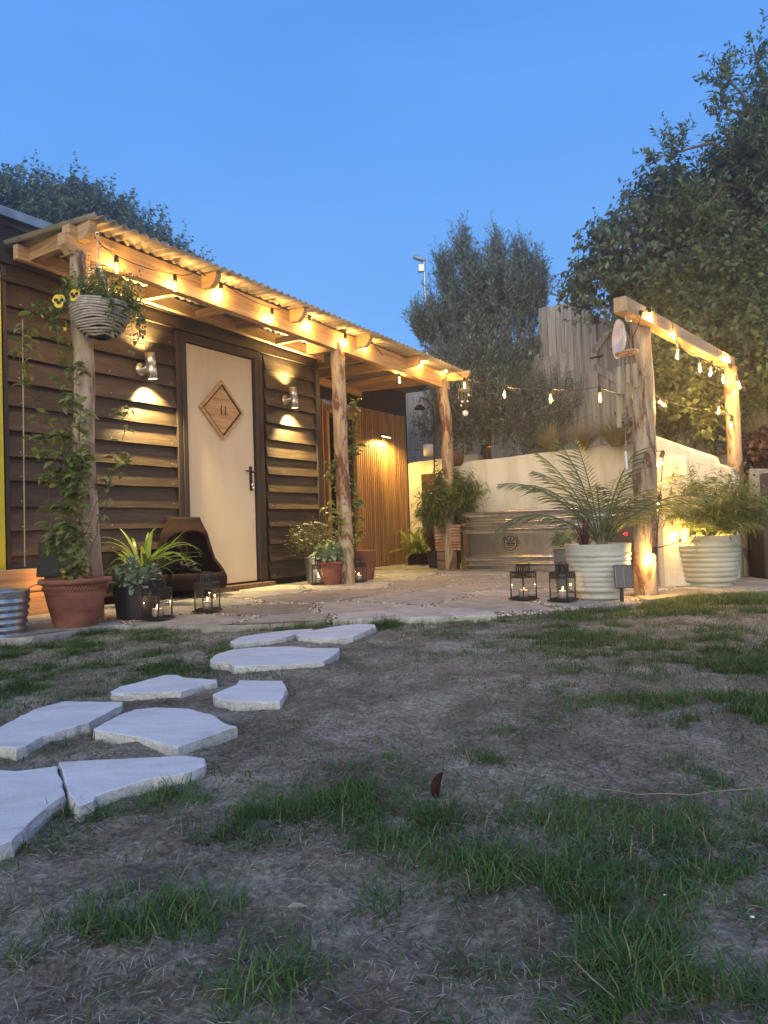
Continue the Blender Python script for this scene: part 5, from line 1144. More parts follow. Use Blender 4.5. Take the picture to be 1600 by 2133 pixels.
# sage in tall grey pot left of palm
c = G(1192, 1236); t = thing('potted_sage', 'soft grey green sage in a two tone grey pot behind the ribbed cream pot', 'potted plant', (c.x + .01, c.y + .13, 0))
pot(t, .085, .10, .30, 'greypot'); rosette(t, (-.01, 0, .31), sage_me, 40, .8, 1.3, -5, 75, .08); rosette(t, (-.05, -.03, .33), sage_me, 18, .8, 1.2, 5, 80, .03)
# purple grass, fern trough, bamboo on box
c = G(907, 1184); t = thing('potted_purple_grass', 'black pot of purple fountain grass between the fern and the wooden box', 'potted plant', (c.x, c.y + .09, 0))
pot(t, .072, .09, .21, 'blackpot', foot=.01); tuft(t, (0, 0, .2), 420, .40, .006, 'lf_purple', lean=.6, seed=8, name='purple_grass', droop=.25); tuft(t, (-.03, 0, .2), 3, .82, .005, 'lf_purple', lean=.35, seed=11, name='seed_stalk', droop=.3)
c = hp(4.42, -.33) - Vector((0, .1, 0)); t = thing('potted_fern', 'rust brown trough with lime green fern against the cedar slats', 'potted plant', (c.x + .02, c.y + .1, 0))
part('trough', MB().box((0, 0, .075), (.30, .2, .15), bev=.004), 'rust', t)
for k in range(26): palm_frond(t, (random.uniform(-.08, .12), random.uniform(-.05, .05), .13), R(k * 47 + random.uniform(-20, 20)), R(random.uniform(25, 82)), random.uniform(.26, .52), random.uniform(.6, 2.0), nl=26, ll=.075, matl='lf_fern', seed=k + 160, lw=.013)
c = G(937, 1187); t = thing('wooden_crate', 'old wooden block crate carrying the corrugated planter', 'crate', (c.x, c.y + .13, 0), R(-14))
for z in (.055, .165): part('timber_block', MB().box((0, random.uniform(-.005, .005), z), (.235, .24, .105), bev=.006), 'wood', t)
bx = t.location.copy(); t = thing('potted_bamboo', 'rusty corrugated planter with dense dark bamboo at the foot of the third log post', 'potted bamboo', (bx.x + .02, bx.y, .22), R(-14))
mb = MB(); q_ = []
for k in range(81): u = k / 80; q_.append((.145 + .012 * u + .006 * math.sin(u * 2 * math.pi * 9), .30 * u))
V = []; n0 = 4
for r_, z in q_: V += [(-r_, -r_ * .9, z), (r_, -r_ * .9, z), (r_, r_ * .9, z), (-r_, r_ * .9, z)]
mb.add(V, [(j * 4 + k, j * 4 + (k + 1) % 4, (j + 1) * 4 + (k + 1) % 4, (j + 1) * 4 + k) for j in range(80) for k in range(4)]); mb.add([(-.14, -.12, .28), (.14, -.12, .28), (.14, .12, .28), (-.14, .12, .28)], [(0, 1, 2, 3)]); part('planter', mb, 'rustgalv', t)
ar, tw = crown([((0, 0, .56), (.26, .22, .26)), ((-.1, 0, .42), (.22, .18, .16)), ((.12, 0, .66), (.2, .18, .16))], 520, .16, 14, .085, .010, up=.35, leafdown=.4, spread=.6, droop=.35)
leaves_obj('foliage', [ar], 'lf_bam', t); leaves_obj('stems', [tw], 'twig', t)
# climbers: stems with shared leaves
clim_me = [shared_leaf(.068, .032, b_, 4, .14, 'lf_clim', lo=0, hi=1) for b_ in (.2, .5, .9, .4, .7)]
def climber(t, paths, nleaf, s0=.6, s1=1.2, sway=.035, dens=None):
    loc = t.matrix_basis.translation if False else Vector(t.location); tot = 0; rotm = Matrix.Rotation(-t.rotation_euler.z, 3, 'Z')
    for path in paths:
        pts = [rotm @ (p_ - loc) for p_ in path]; fine = []
        for a_, b_ in zip(pts, pts[1:]):
            for k in range(8): q = a_.lerp(b_, k / 8); fine.append(q + Vector((mnoise.noise(q * 9), mnoise.noise(q * 9 + Vector((5, 5, 5))), 0)) * sway)
        fine.append(pts[-1]); part('stem', MB().tube(fine, [.0035 - .0022 * k / len(fine) for k in range(len(fine))], 5), 'twig', t)
        m_ = int(nleaf * len(fine) / 30)
        for k in range(m_):
            x = random.random() * (len(fine) - 1.01); j = int(x); q = fine[j].lerp(fine[j + 1], x - j); az = random.random() * 6.28
            d_ = Vector((math.cos(az), math.sin(az), random.uniform(-.5, .5))); place_leaf(random.choice(clim_me), q + d_ * .012, d_, t, random.uniform(s0, s1), random.uniform(-.8, .8)); tot += 1
    return tot
# terracotta pot with climber by first post
c = G(140, 1309); y0 = c.y + .12
t = thing('potted_climber', 'big terracotta pot with leafy climber growing up the first log post', 'potted climber', (c.x, y0, -.02)); tp = t
pot(t, .105, .175, .275, 'terra', rolled=True, wall=.018)
mb = MB()
for k in range(60): an = k / 60 * 2 * math.pi; mb.tube([(.168 * math.cos(an), .168 * math.sin(an), .222), (.171 * math.cos(an + .05), .171 * math.sin(an + .05), .234), (.168 * math.cos(an + .1), .168 * math.sin(an + .1), .242)], .004, 5)
part('rope_moulding', mb, 'terra', t)
dq = lambda x, y, dd: D(x, y, dd)
y1 = y0
pths = [[dq(145, 1205, y1), dq(150, 1130, 4.3), dq(125, 1040, 4.4), dq(115, 950, 4.5), dq(85, 880, 4.5), dq(50, 800, 4.55), dq(42, 700, 4.6), dq(60, 655, 4.6)],
        [dq(145, 1205, y1), dq(155, 1090, 4.35), dq(150, 980, 4.45), dq(130, 890, 4.45), dq(135, 800, 4.5), dq(125, 700, 4.5), dq(110, 640, 4.5)],
        [dq(148, 1205, y1), dq(160, 1120, 4.3), dq(165, 1010, 4.4), dq(170, 930, 4.4), dq(160, 860, 4.4), dq(150, 760, 4.45)],
        [dq(140, 1205, y1), dq(105, 1100, 4.4), dq(105, 1000, 4.45), dq(90, 940, 4.5), dq(70, 900, 4.55)],
        [dq(150, 1205, y1), dq(200, 1110, 4.35), dq(225, 1020, 4.5), dq(245, 950, 4.6), dq(262, 890, 4.6), dq(245, 820, 4.6)],
        [dq(150, 1200, y1), dq(170, 1140, 4.3), dq(190, 1060, 4.35), dq(235, 1000, 4.5), dq(275, 950, 4.6)],
        [dq(60, 655, 4.6), dq(75, 640, 4.5), dq(100, 640, 4.45), dq(140, 650, 4.4)], [dq(55, 690, 4.6), dq(60, 760, 4.6), dq(75, 830, 4.6)],
        [dq(148, 1200, y1), dq(135, 1140, 4.2), dq(118, 1120, 4.25), dq(108, 1090, 4.25)], [dq(145, 1100, 4.3), dq(120, 1010, 4.4), dq(140, 950, 4.4), dq(170, 970, 4.35)]]
climber(t, pths[:4], 46, .7, 1.4); climber(t, pths[4:8], 24, .7, 1.3); climber(t, pths[8:], 60, .9, 1.5); climber(t, [pths[2], pths[1][:4], [dq(100, 1000, 4.4), dq(150, 970, 4.4), dq(165, 1000, 4.35)]], 48, .9, 1.5)
part('cane', MB().tube([dq(47, 665, 4.62) - Vector(t.location), dq(52, 1180, 4.62) - Vector(t.location)], .004, 6), 'bamboo', t)
# clay pot and jasmine at middle post
c = G(757, 1210); t = thing('potted_jasmine', 'pinkish clay pot with twining jasmine right of the middle log post', 'potted climber', (c.x, c.y + .13, 0))
pot(t, .095, .13, .285, 'terra', rolled=False, rim=.03, wall=.016)
d0 = c.y + .13
climber(t, [[dq(735, 1150, d0), dq(742, 1090, 7), dq(735, 1030, 7.0), dq(722, 980, 7.0), dq(728, 920, 7.0), dq(722, 860, 7.0)], [dq(740, 1150, d0), dq(745, 1110, 7), dq(735, 1050, 7.05), dq(733, 990, 7.05)],
            [dq(735, 1150, d0), dq(715, 1100, 6.8), dq(690, 1070, 6.8), dq(680, 1050, 6.8)], [dq(733, 1050, 6.95), dq(700, 1010, 6.85), dq(690, 960, 6.85), dq(688, 1000, 6.85)], [dq(725, 960, 7), dq(740, 940, 7), dq(735, 880, 7), dq(745, 835, 7)]], 48, .9, 1.7, .03)
# daisies, sage at the middle post
c = G(655, 1216); t = thing('potted_daisies', 'grey bucket of small white daisies between the shed wall and the middle post', 'potted plant', (c.x, c.y + .18, 0))
pot(t, .085, .105, .24, 'galv'); 
ar, tw = crown([((0, 0, .40), (.22, .16, .12)), ((-.08, 0, .33), (.16, .12, .1))], 240, .10, 9, .022, .005, up=.7, spread=.6); leaves_obj('foliage', [ar], 'lf_clim', t); leaves_obj('stems', [tw], 'twig', t)
dm = MB()
for k in range(8): an = k * math.pi / 4; dm.add([(0, 0, 0), (.011 * math.cos(an - .22), .011 * math.sin(an - .22), .002), (.013 * math.cos(an), .013 * math.sin(an), .003), (.011 * math.cos(an + .22), .011 * math.sin(an + .22), .002)], [(0, 1, 2, 3)])
dme = dm.mesh('flower'); dme.materials.append(MT['petal_w'])
for k in range(110):
    u = Vector(rvec(1)[0]); u.z = abs(u.z) * .9 + .1; p_ = Vector((u.x * .27 - .03, u.y * .2, .34 + u.z * .24)); place_leaf(dme, p_, u.cross(Vector((0.3, .2, 1))), t, random.uniform(1.0, 1.6), name='flower')
c = G(690, 1219); t = thing('potted_sage', 'terracotta pot of broad leaved sage at the foot of the middle log post', 'potted plant', (c.x, c.y + .1, 0))
pot(t, .072, .10, .20, 'terra', rolled=True); rosette(t, (-.02, -.01, .215), sage_me, 46, 1.0, 1.75, 0, 75, .07)
for q_ in ((-.10, -.02, .23), (.06, -.04, .24), (0, 0, .29)): rosette(t, q_, sage_me, 16, .8, 1.4, 5, 80, .02)
# black pot with sage, strap leaved plant
c = G(272, 1291); t = thing('potted_sage', 'black pot overflowing with silver sage behind the leftmost lantern', 'potted plant', (c.x, c.y + .12, -.01))
pot(t, .115, .135, .20, 'blackpot'); rosette(t, (-.01, -.03, .20), sage_me, 46, .7, 1.15, -35, 60, .11)
for q_ in ((-.10, -.03, .22), (.07, -.06, .22), (-.02, -.02, .30), (-.05, .05, .26), (.09, .03, .24), (0, -.09, .2)): rosette(t, q_, sage_me, 22, .55, .95, 0, 82, .02)
c = G(285, 1262); t = thing('strap_leaved_plant', 'potted plant with long arching strap leaves left of the rusty fire pit', 'potted plant', (c.x, c.y + .12, 0)); pot(t, .12, .14, .22, 'blackpot')
def strap(t, c0, az, el, Lf, Wf, droop, seed):
    P_ = []; p_ = Vector(c0); e_ = el; n = 12
    for k in range(n + 1): P_.append(p_.copy()); p_ += Vector((math.cos(az) * math.cos(e_), math.sin(az) * math.cos(e_), math.sin(e_))) * Lf / n; e_ -= droop * (.3 + 1.4 * k / n) / n
    Wd_ = [Wf * (.55 + .45 * min(1, k / 4)) * max(.05, (1 - (k / n) ** 3.2)) for k in range(n + 1)]
    V, F = strip(P_, Wd_, Vector((-math.sin(az), math.cos(az), 0)), .16); me = MB().add(V, F, True).mesh('leaf'); rnd_attr(me, .1, 1); part('leaf', me, 'lf_strap', t)
random.seed(4)
for k in range(34):
    az = R(k * 137.5 + random.uniform(-15, 15)); el = R(random.uniform(48, 82) if k % 3 else random.uniform(35, 60)); strap(t, (random.uniform(-.04, .04), random.uniform(-.04, .04), .2), az, el, random.uniform(.30, .52), random.uniform(.024, .036), random.uniform(.7, 2.3), k)
for az, el, L_, dr in ((0, 52, .46, .35), (-5, 40, .50, 1.2), (5, 60, .55, 2.3), (-12, 35, .5, 1.5), (-25, 55, .52, 2.6), (8, 30, .45, .7), (-3, 66, .6, 2.9), (150, 70, .45, .8), (-15, 45, .48, 1.9)): strap(t, (.02, -.02, .2), R(az), R(el), L_, .034, dr, 0)
# galvanised tub, solar box, orange lit trough
c = D(-12, 1325, 3.9); t = thing('galvanised_tub', 'ribbed galvanised tub cut off by the left edge of the picture', 'tub', (c.x, 3.92, -.03)); pot(t, .13, .165, .25, 'galv', ribs=6)
c = D(104, 1166, 4.66); t = thing('solar_spotlight', 'square black solar spotlight standing behind the terracotta pot', 'spotlight', (c.x, c.y, 0), R(-14))
part('panel', MB().box((0, 0, c.z), (.165, .03, .215), Matrix.Rotation(R(-8), 3, 'X'), bev=.004), 'blackplastic', t); part('stake', MB().tube([(0, .02, -.02), (0, .02, c.z - .1)], .011, 8), 'blackplastic', t); part('lamp_head', MB().box((-.02, .06, c.z - .13), (.10, .06, .05)), 'blackplastic', t)
part('cord', MB().tube([(-.05, .03, .22), (-.13, 0, .20), (-.2, -.1, .12), (-.26, -.3, .08), (-.4, -.5, .1)], .003, 5), 'rope', t)
lamp('spot_light', (-.03, .10, c.z - .13), 3.2, (1, .42, .10), .03, t)
a_, b_ = AB(D(62, 1250, 4.72)); t = thing('timber_trough', 'low timber trough glowing orange beside the terracotta pot', 'trough', hp(a_, .12, 0), HR)
for k in range(2): part('trough_board', MB().box((.0, 0, .075 + .155 * k), (.035, .62, .148), bev=.005), 'timber', t)
# solar panel on a stake
c = G(1296, 1259, -.02); t = thing('solar_panel_stake', 'small dark solar panel on a stake in front of the ribbed cream pot', 'solar panel', (c.x, c.y, -.03), R(-4)); h_ = D(1299, 1202, c.y).z + .03
part('stake', MB().box((0, 0, h_ / 2 - .03), (.022, .012, h_), bev=.003).tube([(0, 0, .105), (0, 0, .112)], .02, 10), 'blackplastic', t)
part('panel', MB().box((.012, -.012, h_ + .005), (.112, .012, .145), Matrix.Rotation(R(-12), 3, 'X'), bev=.004), 'panel', t)
part('frame_line', MB().box((.012, -.0195, h_ + .003), (.002, .001, .12), Matrix.Rotation(R(-12), 3, 'X'), bev=0), 'sheet', t); part('frame_line', MB().box((-.036, -.0195, h_ + .003), (.002, .001, .12), Matrix.Rotation(R(-12), 3, 'X'), bev=0), 'sheet', t)

# ------------------------------------------------------------------ hanging basket
c = D(208, 634, 4.42); t = thing('hanging_basket', 'grey wicker hanging basket with yellow pansies and trailing ivy before the first post', 'hanging basket', c)
random.seed(3)
Rb = .172
for k in range(15):
    z = -.005 - .0135 * k; r_ = Rb * math.sqrt(max(.12, 1 - (k / 15.5) ** 2.1)); pts = []
    for j in range(49): an = 2 * math.pi * j / 48; pts.append((r_ * math.cos(an) + .002 * math.sin(5 * an + k), r_ * math.sin(an), z + .006 * math.sin(an * (2 + k % 3) + k * 1.7)))
    part('wicker_cane', MB().tube(pts, .0075, 6, cap=False), 'wicker', t)
part('liner', MB().lathe([(Rb * math.sqrt(max(.02, 1 - (k / 15.5) ** 2.1)) - .012, -.005 - .0135 * k) for k in range(16)], 24), 'soil', t)
part('soil', MB().disc(Rb - .01, (0, 0, -.015), 24), 'soil', t)
hk = D(203, 493, 4.42) - c
def chain(p0, p1, t):
    v = p1 - p0; n = int(v.length / .017); mb = MB()
    for k in range(n):
        q = p0 + v * (k + .5) / n; ax = Matrix.Rotation(k * 1.6, 3, 'Z'); ring_ = [q + ax @ Vector((.006 * math.cos(a__), 0, .011 * math.sin(a__))) for a__ in [j * .7854 for j in range(9)]]; mb.tube(ring_, .0016, 4, cap=False)
    part('chain', mb, 'steel', t)
mid = Vector((.0, 0, hk.z * .62)); chain(hk, mid, t)
for k in range(3): an = k * 2.094 + 1.2; chain(mid, Vector((Rb * .95 * math.cos(an), Rb * .95 * math.sin(an), .0)), t)
part('hook', MB().tube([hk + Vector((-.012, 0, .018)), hk + Vector((0, 0, .03)), hk + Vector((.012, 0, .012)), hk], .003, 6), 'steel', t)
ar, tw = crown([((0, 0, .04), (.17, .17, .07)), ((-.1, 0, .03), (.1, .1, .07)), ((.12, 0, .05), (.1, .1, .08))], 320, .11, 8, .03, .012, up=.5, spread=.8); leaves_obj('foliage', [ar], 'lf_clim', t)
tuft(t, (.03, .05, 0), 70, .26, .003, 'lf_purple', lean=1., seed=5, name='wispy_grass', droop=.2, r0=.06)
ivy_me = [shared_leaf(.034, .028, b_, 3, .1, 'lf_ivy', lo=.3, hi=1.) for b_ in (.3, .8)]
for k in range(9):
    an = R(random.uniform(-70, 50)) if k < 7 else R(200); p_ = Vector((Rb * math.cos(an), Rb * math.sin(an), .01)); pts = [p_]
    ln = random.uniform(.10, .32) if k else .36
    for j in range(10): pts.append(pts[-1] + Vector((.016 * math.cos(an) * (1 - j / 8) + random.uniform(-.005, .005), random.uniform(-.004, .004), -ln / 10 * (.3 + j / 8))))
    part('ivy_stem', MB().tube(pts, .0014, 4), 'twig', t)
    for j in range(26):
        q = random.choice(pts) + Vector((random.uniform(-.02, .02), random.uniform(-.02, .02), random.uniform(-.01, .01))); place_leaf(random.choice(ivy_me), q, Vector((random.uniform(-1, 1), random.uniform(-1, .4), random.uniform(-1, .2))), t, random.uniform(.7, 1.2), name='ivy_leaf')
def pansy(t, p_, s_, tilt):
    root = part('flower', MB().add([], []), 'petal_y', t) if False else None
    mb = MB(); md = MB()
    for (a0, r_, l_) in ((90 - 28, .017, .018), (90 + 28, .017, .018), (0 + 8, .015, .016), (180 - 8, .015, .016), (270, .020, .018)):
        an = R(a0); cx_, cz_ = l_ * math.cos(an), l_ * math.sin(an); y = -.002 * (a0 < 200) - (.003 if a0 == 270 else 0)
        mb.add([(cx_, y - .002, cz_)] + [(cx_ + r_ * math.cos(j * .524), y, cz_ + r_ * math.sin(j * .524)) for j in range(12)], [(0, j + 1, (j + 1) % 12 + 1) for j in range(12)])
        if a0 not in (62, 118): r2 = .0095; cx_, cz_ = .013 * math.cos(an), .013 * math.sin(an); md.add([(cx_ + r2 * math.cos(j * .785), y - .0045, cz_ + r2 * math.sin(j * .785)) for j in range(8)], [tuple(range(8))])
    m_ = Matrix.Translation(p_) @ Euler(tilt).to_matrix().to_4x4() @ Matrix.Scale(s_, 4); f_ = part('flower', mb, 'petal_y', t, m_); part('petal_blotch', md, 'petal_d', f_)
for (x, y, s_, dd, rz_) in ((123, 627, 1.25, 4.28, .2), (156, 614, 1.15, 4.27, -.2), (248, 604, .8, 4.36, .5)): q = D(x, y, dd) - c; pansy(t, q, s_, (R(-15), 0, rz_)); part('flower_stem', MB().tube([q + Vector((0, .006, 0)), q + Vector((.02, .03, -.04)), Vector((q.x * .5, 0, 0))], .0014, 4), 'twig', t)
for (x, y) in ((230, 626), (281, 621), (136, 686)): q = D(x, y, 4.33) - c; part('bud', MB().lathe([(0, -.012), (.009, -.006), (.011, .002), (.006, .01), (0, .012)], 8, q), 'petal_y', t)

# ------------------------------------------------------------------ trees and shrubs
def trunk_part(t, pts, r0, r1, mat='trunk', name='trunk'):
    fine = []; m_ = len(pts) - 1
    for j in range(m_):
        for k in range(6): fine.append(Vector(pts[j]).lerp(Vector(pts[j + 1]), k / 6) + Vector((mnoise.noise(Vector((j * 3 + k, 1, 2))), mnoise.noise(Vector((j * 3 + k, 8, 2))), 0)) * r0 * .5)
    fine.append(Vector(pts[-1])); part(name, MB().tube(fine, [r0 + (r1 - r0) * k / (len(fine) - 1) for k in range(len(fine))], 12, wob=.2), mat, t)
def el_px(lst, base):
    """ellipsoids given as pixel centre, depth, pixel radii, depth radius; in coordinates relative to base"""
    out = []
    for (x, y, dd, rx, ry, rd) in lst: q = D(x, y, dd) - base; out.append(((q.x, q.y, q.z), (rx * dd / FPX, rd, ry * dd / FPX)))
    return out
def tree(name, lab, cat, base, ells, nsh, slen, nleaf, L, W_, mat, trunk=None, limbs=True, r0=.1, **kw):
    t = thing(name, lab, cat, base); E_ = el_px(ells, Vector(base)); ar, tw = crown(E_, nsh, slen, nleaf, L, W_, **kw)
    if trunk is not None:
        top = Vector(E_[trunk][0]); trunk_part(t, [(0, 0, 0), top * .5 + Vector((.05, 0, 0)), top], r0, r0 * .35)
        if limbs:
            for (c_, r_) in E_: trunk_part(t, [top * random.uniform(.35, .8), (Vector(c_) + top * .6) * .62, Vector(c_) + Vector((0, 0, r_[2] * .4))], r0 * .4, .01, name='limb')
    leaves_obj('crown', [ar], mat, t, kind=None); leaves_obj('branches', [tw], 'twig', t, kind='stuff'); return t
random.seed(11)
b_ = D(150, 900, 15); tree('tree', 'dark broad crowned tree rising behind the shed roof', 'tree', (b_.x, 15, 0), [(110, 560, 15, 190, 150, 2.0), (-60, 530, 15, 150, 140, 2), (40, 470, 15, 140, 80, 1.6), (240, 530, 15, 120, 95, 1.5), (325, 570, 15, 80, 75, 1.3), (385, 590, 15, 38, 45, .8), (170, 460, 15, 80, 55, 1.2)],
     5200, .36, 15, .085, .05, 'lf_dark', 0, r0=.22, up=.5, outw=.8, shell=.4)
b_ = D(1010, 920, 10.3); tree('olive_tree', 'tall silvery olive tree behind the cream wall, centre right of the canopy', 'tree', (b_.x, 10.3, 1.2),
     [(1005, 640, 10.3, 85, 80, .7), (930, 680, 10.3, 48, 60, .5), (1085, 640, 10.3, 55, 85, .5), (1010, 755, 10.2, 115, 95, .8), (1050, 850, 10, 100, 55, .6), (960, 830, 10, 75, 65, .5), (930, 590, 10.3, 15, 50, .14), (967, 550, 10.3, 12, 55, .12), (1037, 555, 10.3, 12, 58, .12), (1088, 570, 10.3, 15, 50, .12), (1125, 610, 10.3, 14, 55, .12), (1000, 600, 10.3, 14, 45, .12), (872, 690, 10.3, 10, 22, .1), (885, 700, 10.3, 20, 30, .15)],
     3300, .30, 20, .078, .015, 'lf_olive', 0, r0=.09, up=1.5, outw=.35, shell=.5, spread=.5, droop=.1, fold=.1, vw=.42)
for (x, y, dd, tx, ty) in ((935, 520, 10.3, 930, 478), (965, 500, 10.3, 963, 462), (1037, 490, 10.3, 1033, 462), (1085, 520, 10.3, 1088, 478), (1115, 540, 10.3, 1122, 505), (1060, 500, 10.3, 1064, 485)): pass
b_ = D(1165, 900, 9.4); tree('shrub', 'grey green shrub low beside the olive tree before the fence', 'shrub', (b_.x, 9.4, 1.2), [(1155, 845, 9.4, 45, 60, .3), (1120, 900, 9.3, 60, 35, .3)], 260, .25, 18, .05, .012, 'lf_olive', None, up=.9)
b_ = D(960, 920, 9.4); tree('shrub', 'dark loose undergrowth at the olive foot behind the third log post', 'shrub', (b_.x, 9.3, 1.2), [(985, 905, 9.4, 60, 42, .4), (1080, 915, 9.2, 80, 25, .3), (905, 900, 10.3, 40, 55, .3)], 260, .22, 12, .05, .02, 'lf_dark', None, up=.6)
b_ = D(1560, 900, 8.2); tree('tree', 'large dark leafy tree filling the upper right corner', 'tree', (b_.x, 8.6, 1.2),
     [(1620, 320, 8.6, 60, 90, .6), (1545, 370, 8.6, 60, 60, .5), (1590, 500, 8.4, 120, 140, .8), (1440, 450, 8.5, 80, 75, .5), (1370, 420, 8.5, 45, 45, .3), (1320, 510, 8.4, 75, 55, .4), (1250, 520, 8.5, 30, 32, .15), (1205, 575, 8.4, 22, 30, .15), (1280, 600, 8.3, 90, 45, .35), (1440, 580, 8.3, 130, 90, .6)],
     2100, .26, 12, .09, .046, 'lf_dark', 4, r0=.13, up=.25, outw=.8, shell=.4, leafdown=.35, droop=.3, spread=.75)
b_ = D(1580, 500, 8.4); tree('tree', 'lighter laurel like tree with upright sprays against the sky at the top right', 'tree', (b_.x + .5, 8.0, 1.2),
     [(1610, 230, 8.0, 45, 90, .4), (1545, 330, 8.0, 60, 50, .4), (1500, 235, 8.0, 14, 40, .15), (1570, 110, 8.0, 12, 40, .15), (1510, 170, 8.0, 12, 25, .1), (1400, 330, 8.0, 35, 25, .2), (1590, 400, 8.0, 80, 70, .4), (1450, 470, 7.9, 60, 50, .4), (1600, 560, 7.8, 90, 60, .4)],
     800, .24, 16, .08, .027, 'lf_ivy', 0, r0=.06, up=.8, outw=.7, shell=.5, droop=.15, spread=.6)
b_ = D(1480, 900, 7.6); tree('hedge', 'broad leaved shrub lit gold by the bulbs behind the right hand beam', 'shrub', (b_.x, 7.6, 1.2),
     [(1590, 770, 6.75, 38, 60, .15), (1430, 800, 6.7, 45, 60, .15), (1400, 720, 6.6, 30, 50, .12), (1470, 850, 6.6, 45, 45, .15), (1570, 690, 7.0, 40, 50, .15), (1440, 720, 7.6, 95, 110, .45), (1560, 700, 7.4, 100, 130, .5), (1390, 840, 7.3, 55, 70, .3), (1450, 850, 7.2, 80, 70, .3), (1570, 830, 7.3, 80, 60, .4), (1500, 610, 7.7, 110, 70, .5), (1370, 660, 7.9, 60, 60, .3)],
     1700, .22, 11, .066, .046, 'lf_ivy', None, up=.3, outw=.7, shell=.5, leafdown=.3, droop=.2, spread=.8)
b_ = D(1565, 930, 6.6); tree('shrub', 'low purple leaved plant spilling over the edge above the grey plank', 'shrub', (b_.x, 6.6, .9), [(1565, 935, 6.6, 42, 36, .2), (1600, 950, 6.5, 40, 30, .2)], 120, .12, 8, .05, .05, 'lf_heuch', None, up=.6, outw=.9)
mb = MB(); q = D(1575, 1030, 6.9); o = part('earth_bank', MB().box((0, 0, 0), (1.9, 1.3, 1.0), bev=.15), 'soil'); o.location = (q.x + .78, q.y + .6, .46); o['kind'] = 'structure'; o['label'] = 'dark earth bank behind the brown planter'
q = D(1600, 1040, 6.05); t = thing('ivy_clump', 'small pale ivy growing between the grey plank and the brown planter', 'plant', (q.x, q.y - .05, q.z)); ar, tw = crown([((0, 0, .0), (.14, .05, .035))], 50, .07, 7, .028, .022, up=.3); leaves_obj('foliage', [ar], 'lf_sage', t)
for k, (x, y, dd, L_, n, lab) in enumerate(((1285, 925, 7.9, .48, 900, 'upright dry feather grass clump nearest the log post on the raised bed'), (1215, 930, 8.2, .40, 700, 'middle dry feather grass clump on the raised bed'), (1150, 935, 8.5, .40, 700, 'leftmost dry feather grass clump, beside the low shrub'), (1590, 930, 6.9, .55, 420, 'tall dry grass leaning out at the right edge above the purple plant'))):
    q = D(x, y, dd); t = thing('grass_clump', lab, 'grass clump', q, group='dry feather grasses on the raised bed'); tuft(t, (0, 0, -.02), n, L_, .0036, 'lf_stipa', lean=1.1, seed=30 + k, name='blades', droop=.25, r0=.06)
q = D(1020, 933, 8.9); t = thing('orange_flower', 'single orange flower peeping over the cream wall below the olive tree', 'flower', q); part('bloom', MB().lathe([(0, 0), (.02, .004), (.032, .012), (.018, .02), (0, .016)], 10), 'petal_o', t); part('stem', MB().tube([(0, 0, 0), (.01, 0, -.14)], .003, 5), 'twig', t)
# small climber at third post
q = D(917, 1100, 8.4); t = thing('post_climber', 'thin ivy climbing the back left of the third log post', 'climber', q)
climber(t, [[dq(925, 1110, 8.55), dq(918, 1050, 8.6), dq(915, 990, 8.6), dq(912, 950, 8.65)], [dq(920, 1080, 8.55), dq(905, 1040, 8.6), dq(900, 1020, 8.6)]], 42, .8, 1.3, .03)

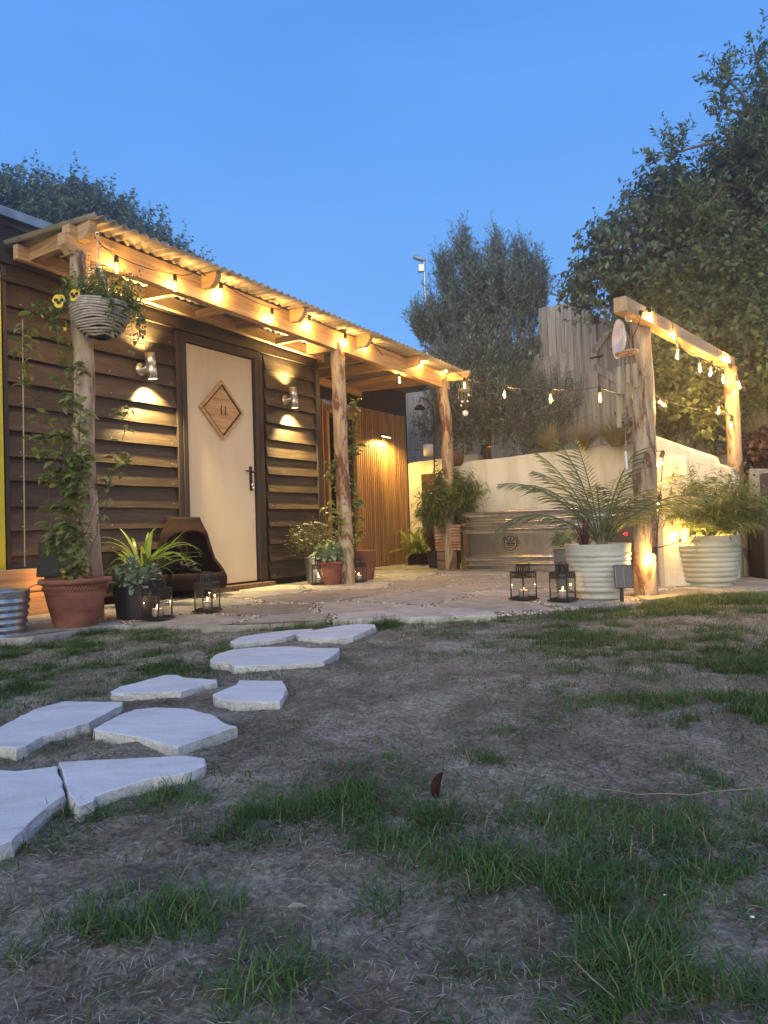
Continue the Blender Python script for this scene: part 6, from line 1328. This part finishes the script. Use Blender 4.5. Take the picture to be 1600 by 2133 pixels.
# ------------------------------------------------------------------ small things on the lawn
random.seed(9)
q = G(912, 1668, LZ); t = thing('dead_leaf', 'curled brown dead leaf standing up on the bare lawn', 'leaf', (q.x, q.y, LZ + .005)); lm = shared_leaf(.05, .022, .9, 6, .5, 'straw', lo=.0, hi=.05)
lm.materials.clear(); lm.materials.append(MT['rust']); place_leaf(lm, Vector((0, 0, 0)), (.15, .1, 1), t, 1., .5)
q = G(600, 1912, LZ); o = link('dead_leaf', shared_leaf(.026, .014, .3, 5, .05, 'lf_stipa', lo=.95, hi=1.), None); o.location = (q.x, q.y, LZ + .014); o.rotation_euler = (0, 0, R(-80)); tag(o, 'small pale dry leaf lying flat at the bottom, left of centre', 'leaf')
q = G(188, 1560, LZ); o = link('dead_leaf', shared_leaf(.05, .02, .3, 5, .05, 'lf_stipa', lo=.6, hi=.8), None); o.location = (q.x, q.y, LZ + .014); o.rotation_euler = (0, 0, R(-60)); tag(o, 'dry leaf on the earth between the two biggest left stepping stones', 'leaf')
for (x, y, s_, lab) in ((1386, 1883, .002, 'tiny white pebble in the grass at lower right'), (1568, 1930, .0024, 'tiny cream pebble near the right edge of the lawn')):
    q = G(x, y, LZ); o = part('white_pebble', MB().lathe([(0, -.7 * s_), (s_, -.2 * s_), (s_, .3 * s_), (0, .7 * s_)], 8, sx=1.3), 'white'); o.location = (q.x, q.y, LZ + .012); tag(o, lab, 'pebble')
pts = [G(x, y, LZ + .012) for x, y in ((1160, 1622), (1230, 1642), (1330, 1655), (1440, 1656), (1540, 1645), (1660, 1640))]; o = part('dry_stalk', MB().tube(chain_cord(pts, -.002), .0011, 5), 'straw_stalk'); tag(o, 'long pale dry stalk lying in a curve across the right of the lawn', 'stalk')
pts = [G(x, y, LZ + .02) for x, y in ((1195, 2000), (1235, 2040), (1280, 2078))]; o = part('dry_stalk', MB().tube(chain_cord(pts, 0), .0009, 5), 'straw_stalk'); tag(o, 'short pale dry stalk in the grass near the bottom edge', 'stalk')
if BLOOM_HAZE:  # added scattering volume, imitates the lens bloom and veil around the bulbs
    hz_ = MB().box((0, 12.5, 4.8), (44, 31, 13.0), bev=0); o = link('bloom_haze', hz_.mesh('bloom_haze'), None); o['kind'] = 'stuff'; o['label'] = 'thin added air volume standing in for lens bloom'
    m = bpy.data.materials.new('bloom_haze_air'); m.use_nodes = True; nt_ = m.node_tree; nt_.nodes.clear(); pv = nt_.nodes.new('ShaderNodeVolumePrincipled'); pv.inputs['Color'].default_value = (.85, .88, 1, 1); pv.inputs['Density'].default_value = BLOOM_HAZE; pv.inputs['Anisotropy'].default_value = .72
    ou = nt_.nodes.new('ShaderNodeOutputMaterial'); nt_.links.new(pv.outputs[0], ou.inputs['Volume']); o.data.materials.append(m)
